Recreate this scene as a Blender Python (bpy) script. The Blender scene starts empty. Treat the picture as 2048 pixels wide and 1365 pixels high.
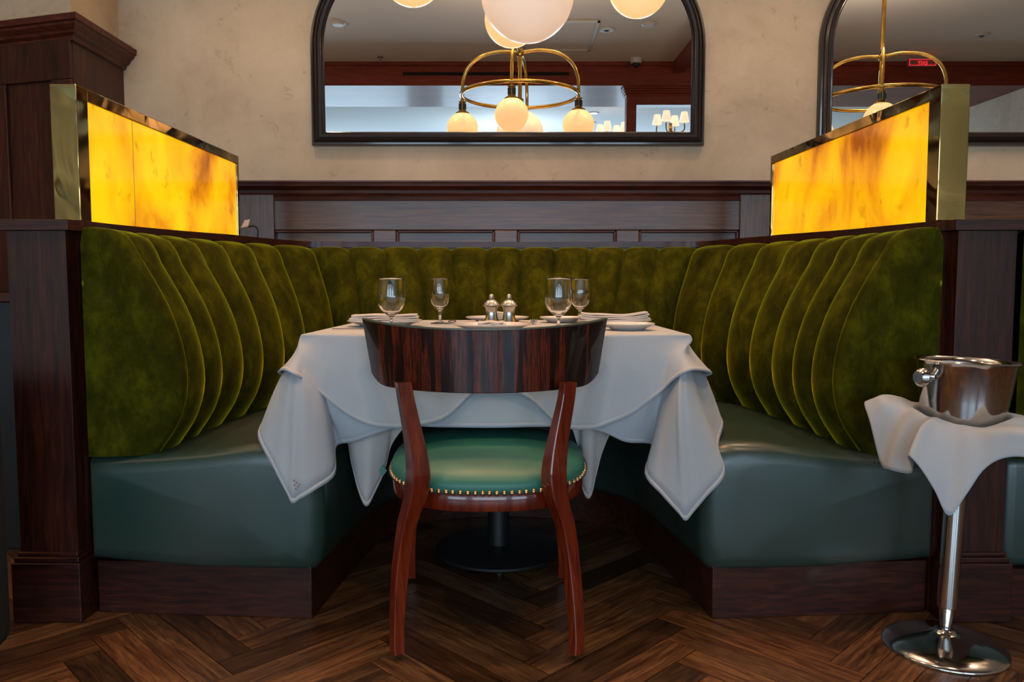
import bpy, bmesh, math, random
from mathutils import Vector, Matrix, Euler
random.seed(7)
C = bpy.context.scene
COL = C.collection
PI = math.pi
F = 1530.0; CAMH = 0.915; PITCH = math.radians(4.02)
cP, sP = math.cos(PITCH), math.sin(PITCH)

def at(px, py, Y):
    "point of the photograph at world depth Y"
    a = (px-1024)/F; v = (682.5-py)/F
    t = Y/(cP+v*sP)
    return Vector((a*t, Y, CAMH+(v*cP-sP)*t))

YM = 3.70   # mirror plane
# ------------------------------------------------------------ camera
cam = bpy.data.cameras.new('camera'); co = bpy.data.objects.new('camera', cam); COL.objects.link(co)
cam.sensor_width = 36; cam.lens = F/2048*36
co.location = (0, 0, CAMH); co.rotation_euler = (PI/2-PITCH, 0, 0)
C.camera = co
C.view_settings.view_transform = 'Standard'; C.view_settings.look = 'None'
C.view_settings.gamma = 1; C.view_settings.exposure = 0.0
C.view_settings.use_curve_mapping = False

# ------------------------------------------------------------ materials
def newmat(name):
    m = bpy.data.materials.new(name); m.use_nodes = True
    nt = m.node_tree; b = nt.nodes['Principled BSDF']
    return m, nt, b
def N(nt, t, **kw):
    n = nt.nodes.new(t)
    for k, v in kw.items(): setattr(n, k, v)
    return n
def L(nt, a, b): nt.links.new(a, b)
def ramp(nt, stops):
    r = N(nt, 'ShaderNodeValToRGB')
    els = r.color_ramp.elements
    while len(els) > 1: els.remove(els[-1])
    els[0].position = stops[0][0]; els[0].color = (*stops[0][1], 1)
    for p, c in stops[1:]:
        e = els.new(p); e.color = (*c, 1)
    return r
def coords(nt, scale=(1,1,1), rot=(0,0,0), kind='Object'):
    tc = N(nt, 'ShaderNodeTexCoord'); mp = N(nt, 'ShaderNodeMapping')
    mp.inputs['Scale'].default_value = scale; mp.inputs['Rotation'].default_value = rot
    L(nt, tc.outputs[kind], mp.inputs['Vector'])
    return mp.outputs['Vector']
def noise(nt, vec, scale, detail=4, rough=.55, dist=0):
    n = N(nt, 'ShaderNodeTexNoise'); n.inputs['Scale'].default_value = scale
    n.inputs['Detail'].default_value = detail; n.inputs['Roughness'].default_value = rough
    n.inputs['Distortion'].default_value = dist
    L(nt, vec, n.inputs['Vector']); return n
def bump(nt, b, h, strength=.2, dist=.002):
    bp = N(nt, 'ShaderNodeBump'); bp.inputs['Strength'].default_value = strength
    bp.inputs['Distance'].default_value = dist
    L(nt, h, bp.inputs['Height']); L(nt, bp.outputs['Normal'], b.inputs['Normal'])
def plain(name, col, rough=.5, metal=0, coat=0, spec=.5):
    m, nt, b = newmat(name)
    b.inputs['Base Color'].default_value = (*col, 1); b.inputs['Roughness'].default_value = rough
    b.inputs['Metallic'].default_value = metal; b.inputs['Coat Weight'].default_value = coat
    b.inputs['Coat Roughness'].default_value = .08; b.inputs['Specular IOR Level'].default_value = spec
    return m
def wood(name, dark, mid, light, scale=(1.2,1.2,14), rough=.42, coat=.12, nscale=6, coatr=.12):
    m, nt, b = newmat(name)
    v = coords(nt, scale)
    n1 = noise(nt, v, nscale, 6, .6, .6)
    r = ramp(nt, [(.3, dark), (.5, mid), (.72, light)])
    L(nt, n1.outputs['Fac'], r.inputs['Fac'])
    v2 = coords(nt, (scale[0]*.35, scale[1]*.35, scale[2]*.35)); n2 = noise(nt, v2, 1.6, 3)
    mx = N(nt, 'ShaderNodeMix', data_type='RGBA', blend_type='MULTIPLY'); mx.inputs['Factor'].default_value = .55
    r2 = ramp(nt, [(.3, (.35,.35,.35)), (.7, (1.25,1.2,1.2))]); L(nt, n2.outputs['Fac'], r2.inputs['Fac'])
    L(nt, r.outputs['Color'], mx.inputs[6]); L(nt, r2.outputs['Color'], mx.inputs[7])
    L(nt, mx.outputs[2], b.inputs['Base Color'])
    b.inputs['Roughness'].default_value = rough; b.inputs['Coat Weight'].default_value = coat
    b.inputs['Coat Roughness'].default_value = coatr; b.inputs['Specular IOR Level'].default_value = .3
    bump(nt, b, n1.outputs['Fac'], .08, .001)
    return m
M = {}
# dark mahogany: grain along z (posts), along x (rails)
DK = ((.014,.0035,.002), (.040,.009,.0045), (.078,.018,.008))
M['wood_v'] = wood('mahogany_vertical', *DK, scale=(14,14,1.0))
M['wood_h'] = wood('mahogany_horizontal', *DK, scale=(1.0,14,14))
PN = ((.050,.022,.013), (.095,.044,.026), (.15,.074,.042))
M['panel_h'] = wood('wainscot_wood', *PN, scale=(.8,10,16), rough=.34, coat=.3, coatr=.25)
M['panel_v'] = wood('wainscot_wood_vertical', *PN, scale=(14,14,.8), rough=.34, coat=.3, coatr=.25)
RD = ((.030,.006,.003), (.075,.014,.006), (.13,.030,.011))
M['crown'] = wood('red_mahogany', *RD, scale=(1,12,12))
CH = ((.080,.0075,.002), (.16,.016,.004), (.24,.034,.008))
M['chair_wood'] = wood('polished_red_mahogany', *CH, scale=(22,22,1.6), rough=.25, coat=.7, nscale=3, coatr=.06)
M['beam'] = wood('ceiling_mahogany', (.17,.030,.016), (.24,.042,.024), (.30,.058,.032), scale=(1,10,10), rough=.45, coat=.1)

def veneer():
    m, nt, b = newmat('macassar_veneer')
    v = coords(nt, (1,.25,.05)); n = noise(nt, v, 34, 6, .7, .25)
    r = ramp(nt, [(.36,(.005,.0022,.0016)), (.50,(.018,.004,.0025)), (.555,(.13,.016,.005)), (.60,(.02,.0045,.003)), (.66,(.15,.024,.007)), (.72,(.025,.006,.003))])
    L(nt, n.outputs['Fac'], r.inputs['Fac'])
    n3 = noise(nt, coords(nt, (1,.2,.02)), 160, 3, .6); r3 = ramp(nt, [(.35,(.55,.55,.55)),(.65,(1.3,1.25,1.2))])
    L(nt, n3.outputs['Fac'], r3.inputs['Fac'])
    mx = N(nt, 'ShaderNodeMix', data_type='RGBA', blend_type='MULTIPLY'); mx.inputs['Factor'].default_value = .8
    L(nt, r.outputs['Color'], mx.inputs[6]); L(nt, r3.outputs['Color'], mx.inputs[7]); L(nt, mx.outputs[2], b.inputs['Base Color'])
    b.inputs['Roughness'].default_value = .35; b.inputs['Specular IOR Level'].default_value = .25; b.inputs['Coat Weight'].default_value = .5; b.inputs['Coat Roughness'].default_value = .03
    return m
M['veneer'] = veneer()

def velvet():
    m, nt, b = newmat('olive_velvet')
    v = coords(nt, (1,1,.7))
    n1 = noise(nt, v, 13, 7, .7, .15); n2 = noise(nt, v, 240, 2, .6)
    r = ramp(nt, [(.30,(.0135,.0135,.0009)), (.5,(.032,.0315,.0014)), (.70,(.075,.073,.0022))])
    L(nt, n1.outputs['Fac'], r.inputs['Fac']); L(nt, r.outputs['Color'], b.inputs['Base Color'])
    b.inputs['Roughness'].default_value = .85; b.inputs['Specular IOR Level'].default_value = .04
    b.inputs['Sheen Weight'].default_value = .85; b.inputs['Sheen Roughness'].default_value = .24
    b.inputs['Sheen Tint'].default_value = (.62,.64,.02,1)
    ad = N(nt, 'ShaderNodeMath', operation='MULTIPLY_ADD'); ad.inputs[1].default_value = .35
    L(nt, n2.outputs['Fac'], ad.inputs[0]); L(nt, n1.outputs['Fac'], ad.inputs[2])
    bump(nt, b, ad.outputs[0], .35, .004)
    return m
M['velvet'] = velvet()

def leather(name, c1, c2, c3, rough=.36, coat=.15, grain=380, bs=.12):
    m, nt, b = newmat(name)
    v = coords(nt); n1 = noise(nt, v, 2.2, 4, .5); n2 = noise(nt, v, grain, 2, .5)
    r = ramp(nt, [(.35,c1), (.52,c2), (.66,c3)]); L(nt, n1.outputs['Fac'], r.inputs['Fac'])
    L(nt, r.outputs['Color'], b.inputs['Base Color'])
    b.inputs['Roughness'].default_value = rough; b.inputs['Coat Weight'].default_value = coat
    b.inputs['Coat Roughness'].default_value = .3
    bump(nt, b, n2.outputs['Fac'], bs, .0006)
    return m
M['leather'] = leather('dark_green_leather', (.016,.040,.030), (.028,.048,.038), (.042,.052,.045), rough=.34, coat=.35)
M['seat_leather'] = leather('teal_green_leather', (.022,.135,.095), (.030,.16,.115), (.045,.175,.13), rough=.46, coat=.08)

def plaster(name, c1, c2, c3):
    m, nt, b = newmat(name)
    v = coords(nt); n1 = noise(nt, v, 1.5, 8, .62, .8); n2 = noise(nt, v, 9, 8, .7, 1.5)
    r = ramp(nt, [(.3,c1), (.5,c2), (.7,c3)]); L(nt, n1.outputs['Fac'], r.inputs['Fac'])
    r2 = ramp(nt, [(.30,(.62,.52,.42)), (.40,(.97,.96,.95)), (.7,(1.05,1.04,1.02))]); L(nt, n2.outputs['Fac'], r2.inputs['Fac'])
    mx = N(nt, 'ShaderNodeMix', data_type='RGBA', blend_type='MULTIPLY'); mx.inputs['Factor'].default_value = .6
    L(nt, r.outputs['Color'], mx.inputs[6]); L(nt, r2.outputs['Color'], mx.inputs[7]); L(nt, mx.outputs[2], b.inputs['Base Color'])
    b.inputs['Roughness'].default_value = .7
    bump(nt, b, n2.outputs['Fac'], .15, .002)
    return m
M['plaster'] = plaster('venetian_plaster', (.41,.305,.20), (.51,.39,.265), (.60,.47,.33))
M['ceiling'] = plain('ceiling_paint', (.80,.75,.70), .8)
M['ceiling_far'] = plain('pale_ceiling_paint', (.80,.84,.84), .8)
M['white_trim'] = plain('white_paint', (.6,.6,.58), .5)

def brass(name, col, rough, sc=5):
    m, nt, b = newmat(name)
    n = noise(nt, coords(nt), sc, 5, .6, 1.0)
    r = ramp(nt, [(.3,tuple(x*.55 for x in col)), (.55,col), (.8,tuple(min(1,x*1.25) for x in col))])
    L(nt, n.outputs['Fac'], r.inputs['Fac']); L(nt, r.outputs['Color'], b.inputs['Base Color'])
    b.inputs['Metallic'].default_value = 1
    r2 = ramp(nt, [(.3,(rough*2.2,)*3), (.6,(rough,)*3)]); L(nt, n.outputs['Fac'], r2.inputs['Fac']); L(nt, r2.outputs['Color'], b.inputs['Roughness'])
    bump(nt, b, n.outputs['Fac'], .25, .01)
    return m
M['brass'] = brass('aged_brass', (.36,.255,.10), .07, 4.5)
M['brass'].node_tree.nodes['Bump'].inputs['Distance'].default_value = .03; M['brass'].node_tree.nodes['Noise Texture'].inputs['Detail'].default_value = 1.5
M['brass_bright'] = brass('polished_brass', (.70,.42,.10), .14)
M['brass_bright'].node_tree.nodes['Bump'].inputs['Strength'].default_value = .03
M['nail'] = plain('antique_brass_nail', (.62,.40,.22), .28, 1)
def steel():
    m, nt, b = newmat('polished_steel')
    b.inputs['Base Color'].default_value = (.62,.60,.58,1); b.inputs['Metallic'].default_value = 1; b.inputs['Roughness'].default_value = .12
    return m
M['steel'] = steel()
M['steel_soft'] = plain('brushed_steel', (.55,.52,.48), .25, 1)
M['edging'] = plain('grey_green_edging', (.075,.095,.070), .3)
M['black'] = plain('black_metal', (.010,.010,.011), .45)
M['blackhole'] = plain('black_slot', (.004,.004,.004), .8)
M['frame'] = plain('dark_bronze_frame', (.022,.014,.012), .25, 0, .5)
M['mirror'] = plain('silvered_glass', (.90,.92,.91), .005, 1)
M['china'] = plain('white_china', (.70,.66,.62), .15, 0, .5)
M['grey_fabric'] = plain('charcoal_fabric', (.012,.014,.015), .7)
M['paper'] = plain('paper', (.65,.5,.45), .8)
M['plastic'] = plain('white_plastic', (.6,.6,.6), .4)
M['thread'] = plain('thread', (.05,.055,.05), .7)
M['tag_green'] = plain('green_tag', (.10,.24,.19), .7)
M['ink'] = plain('grey_ink', (.16,.17,.18), .8)

def cloth(name, col):
    m, nt, b = newmat(name)
    v = coords(nt); n = noise(nt, v, 5, 3, .5)
    n2 = noise(nt, v, 500, 2); b.inputs['Base Color'].default_value = (*col, 1)
    b.inputs['Roughness'].default_value = .85; b.inputs['Sheen Weight'].default_value = .15
    ad = N(nt, 'ShaderNodeMath', operation='MULTIPLY_ADD'); ad.inputs[1].default_value = .02
    L(nt, n2.outputs['Fac'], ad.inputs[0]); L(nt, n.outputs['Fac'], ad.inputs[2])
    bump(nt, b, ad.outputs[0], .25, .02)
    return m
M['linen'] = cloth('white_linen', (.40,.41,.43))
M['linen_warm'] = cloth('cream_linen', (.52,.475,.445))

def glass():
    m, nt, b = newmat('clear_glass')
    b.inputs['Base Color'].default_value = (1,1,1,1); b.inputs['Roughness'].default_value = 0
    b.inputs['Transmission Weight'].default_value = 1; b.inputs['IOR'].default_value = 1.48
    return m
M['glass'] = glass()
def emit(name, col, s, base=(.8,.7,.6)):
    m, nt, b = newmat(name)
    b.inputs['Base Color'].default_value = (*base, 1); b.inputs['Roughness'].default_value = .25
    b.inputs['Emission Color'].default_value = (*col, 1); b.inputs['Emission Strength'].default_value = s
    return m
M['globe'] = emit('lit_opal_globe', (1,.55,.22), .98, (.5,.4,.3))
M['globe_pale'] = emit('dim_opal_globe', (1,.66,.46), .52)
M['shade'] = emit('lit_lampshade', (1,.62,.42), 1.3)
M['down'] = emit('lit_downlight', (1,.95,.9), 2)
M['exit'] = emit('lit_red_sign', (1,.03,.05), 1.2, (.3,.01,.01))
M['exit_body'] = plain('sign_housing', (.35,.12,.12), .5)

def onyx(name, seed):
    m, nt, b = newmat(name)
    tc = N(nt, 'ShaderNodeTexCoord'); mp = N(nt, 'ShaderNodeMapping'); mp.inputs['Location'].default_value = (seed, seed*1.7, 0)
    mp.inputs['Rotation'].default_value = (.6,0,0); mp.inputs['Scale'].default_value = (1,1,.65)
    L(nt, tc.outputs['Object'], mp.inputs['Vector']); v = mp.outputs['Vector']
    n1 = noise(nt, v, 3.6, 4, .55, .35); n2 = noise(nt, v, 17, 5, .6, .1)
    r = ramp(nt, [(.30,(.34,.075,.004)), (.40,(.80,.27,.004)), (.50,(.98,.46,.002)), (.66,(1.0,.64,.004))])
    L(nt, n1.outputs['Fac'], r.inputs['Fac'])
    r2 = ramp(nt, [(.30,(.62,.42,.3)), (.40,(1,1,1))]); L(nt, n2.outputs['Fac'], r2.inputs['Fac'])
    mx = N(nt, 'ShaderNodeMix', data_type='RGBA', blend_type='MULTIPLY'); mx.inputs['Factor'].default_value = .7
    L(nt, r.outputs['Color'], mx.inputs[6]); L(nt, r2.outputs['Color'], mx.inputs[7])
    L(nt, mx.outputs[2], b.inputs['Emission Color']); b.inputs['Emission Strength'].default_value = 1.05
    b.inputs['Base Color'].default_value = (.06,.02,.004,1); b.inputs['Roughness'].default_value = .12
    return m
M['onyx_a'] = onyx('backlit_onyx', 1.3); M['onyx_b'] = onyx('backlit_onyx_pale', 7.9)

def floor_mat():
    m, nt, b = newmat('herringbone_oak')
    uv = N(nt, 'ShaderNodeUVMap'); uv.uv_map = 'UVMap'
    at_ = N(nt, 'ShaderNodeAttribute'); at_.attribute_name = 'tone'
    mp = N(nt, 'ShaderNodeMapping'); mp.inputs['Scale'].default_value = (1.0,11,1); L(nt, uv.outputs['UV'], mp.inputs['Vector'])
    n1 = noise(nt, mp.outputs['Vector'], 3.0, 8, .68, 1.6)
    mp2 = N(nt, 'ShaderNodeMapping'); mp2.inputs['Scale'].default_value = (5,120,1); L(nt, uv.outputs['UV'], mp2.inputs['Vector'])
    n2 = noise(nt, mp2.outputs['Vector'], 3.5, 4, .6, .2)
    r = ramp(nt, [(.30,(.030,.011,.005)), (.45,(.10,.040,.015)), (.58,(.18,.080,.030)), (.74,(.29,.14,.05))])
    L(nt, n1.outputs['Fac'], r.inputs['Fac'])
    r2 = ramp(nt, [(.35,(.35,.3,.28)), (.55,(1,1,1))]); L(nt, n2.outputs['Fac'], r2.inputs['Fac'])
    mx = N(nt, 'ShaderNodeMix', data_type='RGBA', blend_type='MULTIPLY'); mx.inputs['Factor'].default_value = .75
    L(nt, r.outputs['Color'], mx.inputs[6]); L(nt, r2.outputs['Color'], mx.inputs[7])
    mx2 = N(nt, 'ShaderNodeMix', data_type='RGBA', blend_type='MULTIPLY'); mx2.inputs['Factor'].default_value = 1
    L(nt, mx.outputs[2], mx2.inputs[6]); L(nt, at_.outputs['Color'], mx2.inputs[7])
    L(nt, mx2.outputs[2], b.inputs['Base Color'])
    b.inputs['Roughness'].default_value = .36; b.inputs['Coat Weight'].default_value = .1; b.inputs['Coat Roughness'].default_value = .25
    bump(nt, b, n2.outputs['Fac'], .15, .001)
    return m
M['floor'] = floor_mat()

# ------------------------------------------------------------ helpers
def link(name, me, mat, parent=None):
    o = bpy.data.objects.new(name, me); COL.objects.link(o)
    if mat:
        for k in (mat if isinstance(mat, (list, tuple)) else [mat]): me.materials.append(M[k])
    if parent: o.parent = parent
    return o
def obj(name, bm, mat, parent=None, smooth=None, bevel=0, seg=2, sub=0, solid=0):
    if smooth is None: smooth = False
    bmesh.ops.recalc_face_normals(bm, faces=bm.faces)
    me = bpy.data.meshes.new(name); bm.to_mesh(me); bm.free()
    for p in me.polygons: p.use_smooth = bool(smooth)
    if smooth == 'auto':
        me.set_sharp_from_angle(angle=math.radians(38))
    o = link(name, me, mat, parent)
    if solid:
        s = o.modifiers.new('Solidify', 'SOLIDIFY'); s.thickness = solid; s.offset = 0
    if bevel:
        b = o.modifiers.new('Bevel', 'BEVEL'); b.width = bevel; b.segments = seg; b.limit_method = 'ANGLE'; b.angle_limit = math.radians(35)
    if sub:
        s = o.modifiers.new('Subdivision', 'SUBSURF'); s.levels = sub; s.render_levels = sub
    return o
def thing(name, label, cat, loc=(0,0,0), rz=0, group=None):
    o = bpy.data.objects.new(name, None); COL.objects.link(o); o.location = loc; o.rotation_euler = (0,0,rz)
    o['label'] = label; o['category'] = cat
    if group: o['group'] = group
    o.empty_display_size = .1
    return o
def tag(o, label, cat, group=None):
    o['label'] = label; o['category'] = cat
    if group: o['group'] = group
    return o
def struct(o): o['kind'] = 'structure'; return o
def dup(root, loc, rz=None, label=None, group=None):
    r = root.copy(); COL.objects.link(r); r.location = loc
    if rz is not None: r.rotation_euler = (0,0,rz)
    if label: r['label'] = label
    if group: r['group'] = group
    for ch in list(root.children):
        c = ch.copy(); COL.objects.link(c); c.parent = r
        for g in list(ch.children):
            d = g.copy(); COL.objects.link(d); d.parent = c
    return r
def box(bm, x0, x1, y0, y1, z0, z1):
    vs = [bm.verts.new((x, y, z)) for z in (z0, z1) for x, y in ((x0,y0),(x1,y0),(x1,y1),(x0,y1))]
    for f in ((0,3,2,1),(4,5,6,7),(0,1,5,4),(1,2,6,5),(2,3,7,6),(3,0,4,7)): bm.faces.new([vs[i] for i in f])
    return bm
def nb(): return bmesh.new()
def B(*a): return box(nb(), *a)
def prism(bm, pts, z0, z1):
    "pts: plan polygon; z may be callables of (x,y)"
    f0 = z0 if callable(z0) else (lambda x,y: z0); f1 = z1 if callable(z1) else (lambda x,y: z1)
    lo = [bm.verts.new((x,y,f0(x,y))) for x,y in pts]; hi = [bm.verts.new((x,y,f1(x,y))) for x,y in pts]
    n = len(pts)
    for i in range(n): bm.faces.new((lo[i], lo[(i+1)%n], hi[(i+1)%n], hi[i]))
    bm.faces.new(hi); bm.faces.new(lo[::-1])
    return bm
def lathe(bm, prof, n=40, c=(0,0,0), ax=None):
    "prof (r,z); ends with r=0 are closed"
    cx, cy, cz = c; rings = []
    for r, z in prof:
        if r < 1e-6: rings.append([bm.verts.new((cx,cy,cz+z))])
        else: rings.append([bm.verts.new((cx+r*math.cos(2*PI*i/n), cy+r*math.sin(2*PI*i/n), cz+z)) for i in range(n)])
    for a, b in zip(rings, rings[1:]):
        for i in range(n):
            j = (i+1) % n
            if len(a) == 1 and len(b) == 1: continue
            if len(a) == 1: bm.faces.new((a[0], b[i], b[j]))
            elif len(b) == 1: bm.faces.new((a[i], a[j], b[0]))
            else: bm.faces.new((a[i], a[j], b[j], b[i]))
    return bm
def tube(bm, pts, r, n=10, cap=True):
    pts = [Vector(p) for p in pts]; rs = r if isinstance(r, (list,tuple)) else [r]*len(pts)
    rings = []; up = None
    for i, p in enumerate(pts):
        d = (pts[min(i+1,len(pts)-1)]-pts[max(i-1,0)]).normalized()
        if up is None:
            up = Vector((0,0,1)) if abs(d.z) < .9 else Vector((1,0,0))
        s = d.cross(up).normalized(); up = s.cross(d).normalized()
        rings.append([bm.verts.new(p+(s*math.cos(2*PI*k/n)+up*math.sin(2*PI*k/n))*rs[i]) for k in range(n)])
    for a, b in zip(rings, rings[1:]):
        for k in range(n): bm.faces.new((a[k], a[(k+1)%n], b[(k+1)%n], b[k]))
    if cap: bm.faces.new(rings[0][::-1]); bm.faces.new(rings[-1])
    return bm
def grid(bm, rows, closed=False):
    vs = [[bm.verts.new(p) for p in row] for row in rows]
    for a, b in zip(vs, vs[1:]):
        n = len(a)
        for i in range(n if closed else n-1):
            j = (i+1) % n
            try: bm.faces.new((a[i], a[j], b[j], b[i]))
            except ValueError: pass
    return vs
def cr(pts, per=6, closed=False):
    "Catmull-Rom through points"
    P = [Vector(p) for p in pts]; n = len(P); out = []
    rng = range(n if closed else n-1)
    for i in rng:
        if closed: p0, p1, p2, p3 = P[i-1], P[i], P[(i+1)%n], P[(i+2)%n]
        else: p0, p1, p2, p3 = P[max(i-1,0)], P[i], P[i+1], P[min(i+2,n-1)]
        for k in range(per):
            t = k/per
            out.append(.5*((2*p1)+(-p0+p2)*t+(2*p0-5*p1+4*p2-p3)*t*t+(-p0+3*p1-3*p2+p3)*t**3))
    if not closed: out.append(P[-1].copy())
    return out

# ------------------------------------------------------------ floor: herringbone
def make_floor():
    W = .0883; n = 6; Lp = W*n; bm = nb(); uvl = bm.loops.layers.uv.new('UVMap'); cl = bm.loops.layers.float_color.new('tone')
    ang = PI/4; ca, sa = math.cos(ang), math.sin(ang)
    ox, oy = .09, 0.0
    def plank(x0, y0, x1, y1, vert):
        cx, cy = (x0+x1)/2, (y0+y1)/2
        wx, wy = cx*ca-cy*sa+ox, cx*sa+cy*ca+oy
        if not (-4.2 < wx < 4.2 and -1.2 < wy < 4.2): return
        g = .0009
        zz = random.uniform(0, .0004)
        q = [(x0+g,y0+g),(x1-g,y0+g),(x1-g,y1-g),(x0+g,y1-g)]
        vs = [bm.verts.new((x*ca-y*sa+ox, x*sa+y*ca+oy, zz)) for x,y in q]
        f = bm.faces.new(vs); f.material_index = 0
        t = random.choice([.38,.6,.8,.95,1,1.1,1.3]); hue = random.uniform(-.08,.08)
        o1, o2 = random.uniform(0,40), random.uniform(0,40)
        for lp, (x,y) in zip(f.loops, q):
            lp[uvl].uv = ((y if vert else x)+o1, (x if vert else y)+o2)
            lp[cl] = (t*(1+hue), t, t*(1-hue), 1)
    R = 60
    for k in range(-R, R):
        for m in range(-8, 8):
            x0 = k*W + m*2*Lp
            if abs(x0) > 8: continue
            plank(x0, k*W, x0+Lp, (k+1)*W, False)
    for c in range(-R, R):
        for m in range(-8, 8):
            y0 = (c-2*n+1)*W + m*2*Lp
            if abs(y0) > 8: continue
            plank(c*W, y0, (c+1)*W, y0+Lp, True)
    # dark substrate just below the boards
    vs = [bm.verts.new(p) for p in ((-6,-6,-.0015),(6,-6,-.0015),(6,5,-.0015),(-6,5,-.0015))]
    f = bm.faces.new(vs); f.material_index = 1
    me = bpy.data.meshes.new('floor'); bm.to_mesh(me); bm.free()
    return struct(link('floor', me, ['floor', 'wood_h']))
make_floor()

# ------------------------------------------------------------ room shell
YW = 3.76
struct(obj('wall_back', B(-1.885, 5.0, YW, YW+.1, 0, 3.0), 'plaster'))
ang = math.radians(16)
# pier that carries the panelled cupboard side, its face swinging back to the left
px0, py0 = -1.885, 3.36
pl = [(px0, YW+.1), (px0, py0), (px0-3.2*math.cos(ang), py0+3.2*math.sin(ang)), (px0-3.2*math.cos(ang), py0+3.2*math.sin(ang)+.6)]
struct(obj('wall_left', prism(nb(), pl, 0, 3.0), 'plaster'))
ceil = nb(); box(ceil, -5.2, 5.2, -.08, 4.9, 3.0, 3.05)
struct(obj('ceiling', ceil, 'ceiling'))
c2 = nb(); box(c2, -5.2, 5.2, -6.2, -1.03, 3.0, 3.05)
struct(obj('ceiling', c2, 'ceiling_far'))
# dropped mahogany soffit behind the camera (seen in the mirrors)
bmm = nb(); box(bmm, -5.2, 5.2, -1.03, -.08, 2.78, 3.05)
beam = struct(obj('trim_1', bmm, 'beam'))
sl = nb(); box(sl, -1.05, .55, -.08, -.072, 2.875, 2.905)
struct(obj('trim_2', sl, 'blackhole'))
cv = nb(); box(cv, -5.2, 5.2, -.08, -.05, 2.965, 3.0)
struct(obj('trim_3', cv, 'beam', bevel=.01))
# rear wall with two tall windows, right wall, left return
def wall_with_holes():
    bm = nb(); y0, y1 = -6.2, -6.1
    xs = [-5.2,-4.2,-1.8,-1.2,1.2,1.8,4.2,5.2]
    for k in (0,2,4,6): box(bm, xs[k],xs[k+1],y0,y1,0,3)
    for a,b in ((xs[1],xs[2]),(xs[3],xs[4]),(xs[5],xs[6])):
        box(bm, a,b,y0,y1,0,.6); box(bm, a,b,y0,y1,2.7,3)
    return bm
struct(obj('wall_front', wall_with_holes(), 'plaster'))
for i,(a,b) in enumerate(((-4.2,-1.8),(-1.2,1.2),(1.8,4.2))):
    bm = nb()
    for x in (a, a+.8, a+1.6, b-.05): box(bm, x, x+.05, -6.17,-6.12,.6,2.7)
    for z in (.6,1.9,2.65): box(bm, a, b, -6.17,-6.12, z, z+.05)
    struct(obj('window_%d'%(i+1), bm, 'frame'))
struct(obj('wall_right', B(5.0,5.1,-6.1,3.76,0,3), 'plaster'))
struct(obj('wall_left', B(-5.1,-5.0,-6.1,4.3,0,3), 'plaster'))

# wainscot on the back wall
ZR1 = 1.423; ZR0 = 1.36
def wainscot(x0, x1, stiles, name):
    root = None
    bm = nb(); box(bm, x0, x1, YW-.02, YW, 0, ZR0)                        # back board
    box(bm, x0, x1, YW-.04, YW-.02, 1.19, ZR0)                           # top rail
    xs = [x0]+[s for s in stiles]+[x1]
    for s in stiles: box(bm, s-.055, s+.055, YW-.04, YW-.02, .2, 1.19)
    box(bm, x0, x1, YW-.04, YW-.02, 0, .2)
    return bm
st = [at(px, 460, YW-.03).x for px in (520, 770, 1012, 1255, 1500)]
wb = wainscot(-1.885, 1.9, st, 'trim_4'); struct(obj('trim_4', wb, 'panel_h', bevel=.004))
bd = nb()
for a, b in zip(st, st[1:]):
    x0, x1 = a+.055, b-.055
    for (q0,q1,r0,r1) in ((x0,x1,1.178,1.19),(x0,x1,.2,.212)): box(bd, q0,q1,YW-.036,YW-.02,r0,r1)
    for (q0,q1) in ((x0,x0+.012),(x1-.012,x1)): box(bd, q0,q1,YW-.036,YW-.02,.2,1.19)
struct(obj('trim_5', bd, 'crown', bevel=.004))
# flat pilaster boards either side of the panelling
pb = nb(); box(pb, at(470,400,3.7).x, at(546,400,3.7).x, YW-.055, YW-.04, 0, ZR0); struct(obj('trim_6', pb, 'panel_v', bevel=.004))
pb = nb(); box(pb, at(1482,400,3.7).x, at(1560,400,3.7).x, YW-.055, YW-.04, 0, ZR0); struct(obj('trim_6', pb, 'panel_v', bevel=.004))
pb = nb(); box(pb, 1.9, 5.0, YW-.04, YW, 0, ZR0); struct(obj('trim_4', pb, 'panel_h', bevel=.004))
# moulded chair rail: profile (distance from wall, z)
rp = [(0,1.325),(.045,1.33),(.05,1.35),(.058,1.365),(.060,1.378),(.072,1.388),(.085,1.395),(.088,1.408),(.094,1.412),(.094,1.42),(0,1.425)]
rb = nb(); grid(rb, [[(x, YW-d, z) for d,z in rp] for x in (-1.885, 5.0)]); struct(obj('trim_7', rb, 'crown'))

# timber cladding of the pier with crown cornice
def clad():
    d = .03; bm = nb(); ux, uy = -math.cos(ang), math.sin(ang)
    cx, cy = px0+d-.012, py0-d
    zt = 1.99
    pts = [(cx, YW), (cx, cy), (cx+3*ux, cy+3*uy), (cx+3*ux, cy+3*uy+.5)]
    prism(bm, pts, 0, zt)
    # stiles and rails standing proud on the angled face
    def slab(s0, s1, z0, z1, t=.014):
        nx, ny = -uy*-1*0-uy, -math.cos(ang)
        nx, ny = -math.sin(ang), -math.cos(ang)
        a = (cx+ux*s0, cy+uy*s0); b = (cx+ux*s1, cy+uy*s1)
        prism(bm, [a, b, (b[0]+nx*t, b[1]+ny*t), (a[0]+nx*t, a[1]+ny*t)], z0, z1)
    slab(0, 2.9, 1.80, zt); slab(0, .11, 0, 1.8); slab(.36, .47, 0, 1.8); slab(.75, .86, 0, 1.8); slab(1.2, 1.31, 0, 1.8); slab(.11,2.9,0,.9)
    return bm, cx, cy
cb, ccx, ccy = clad()
struct(obj('trim_8', cb, 'wood_v', bevel=.004))
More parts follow.
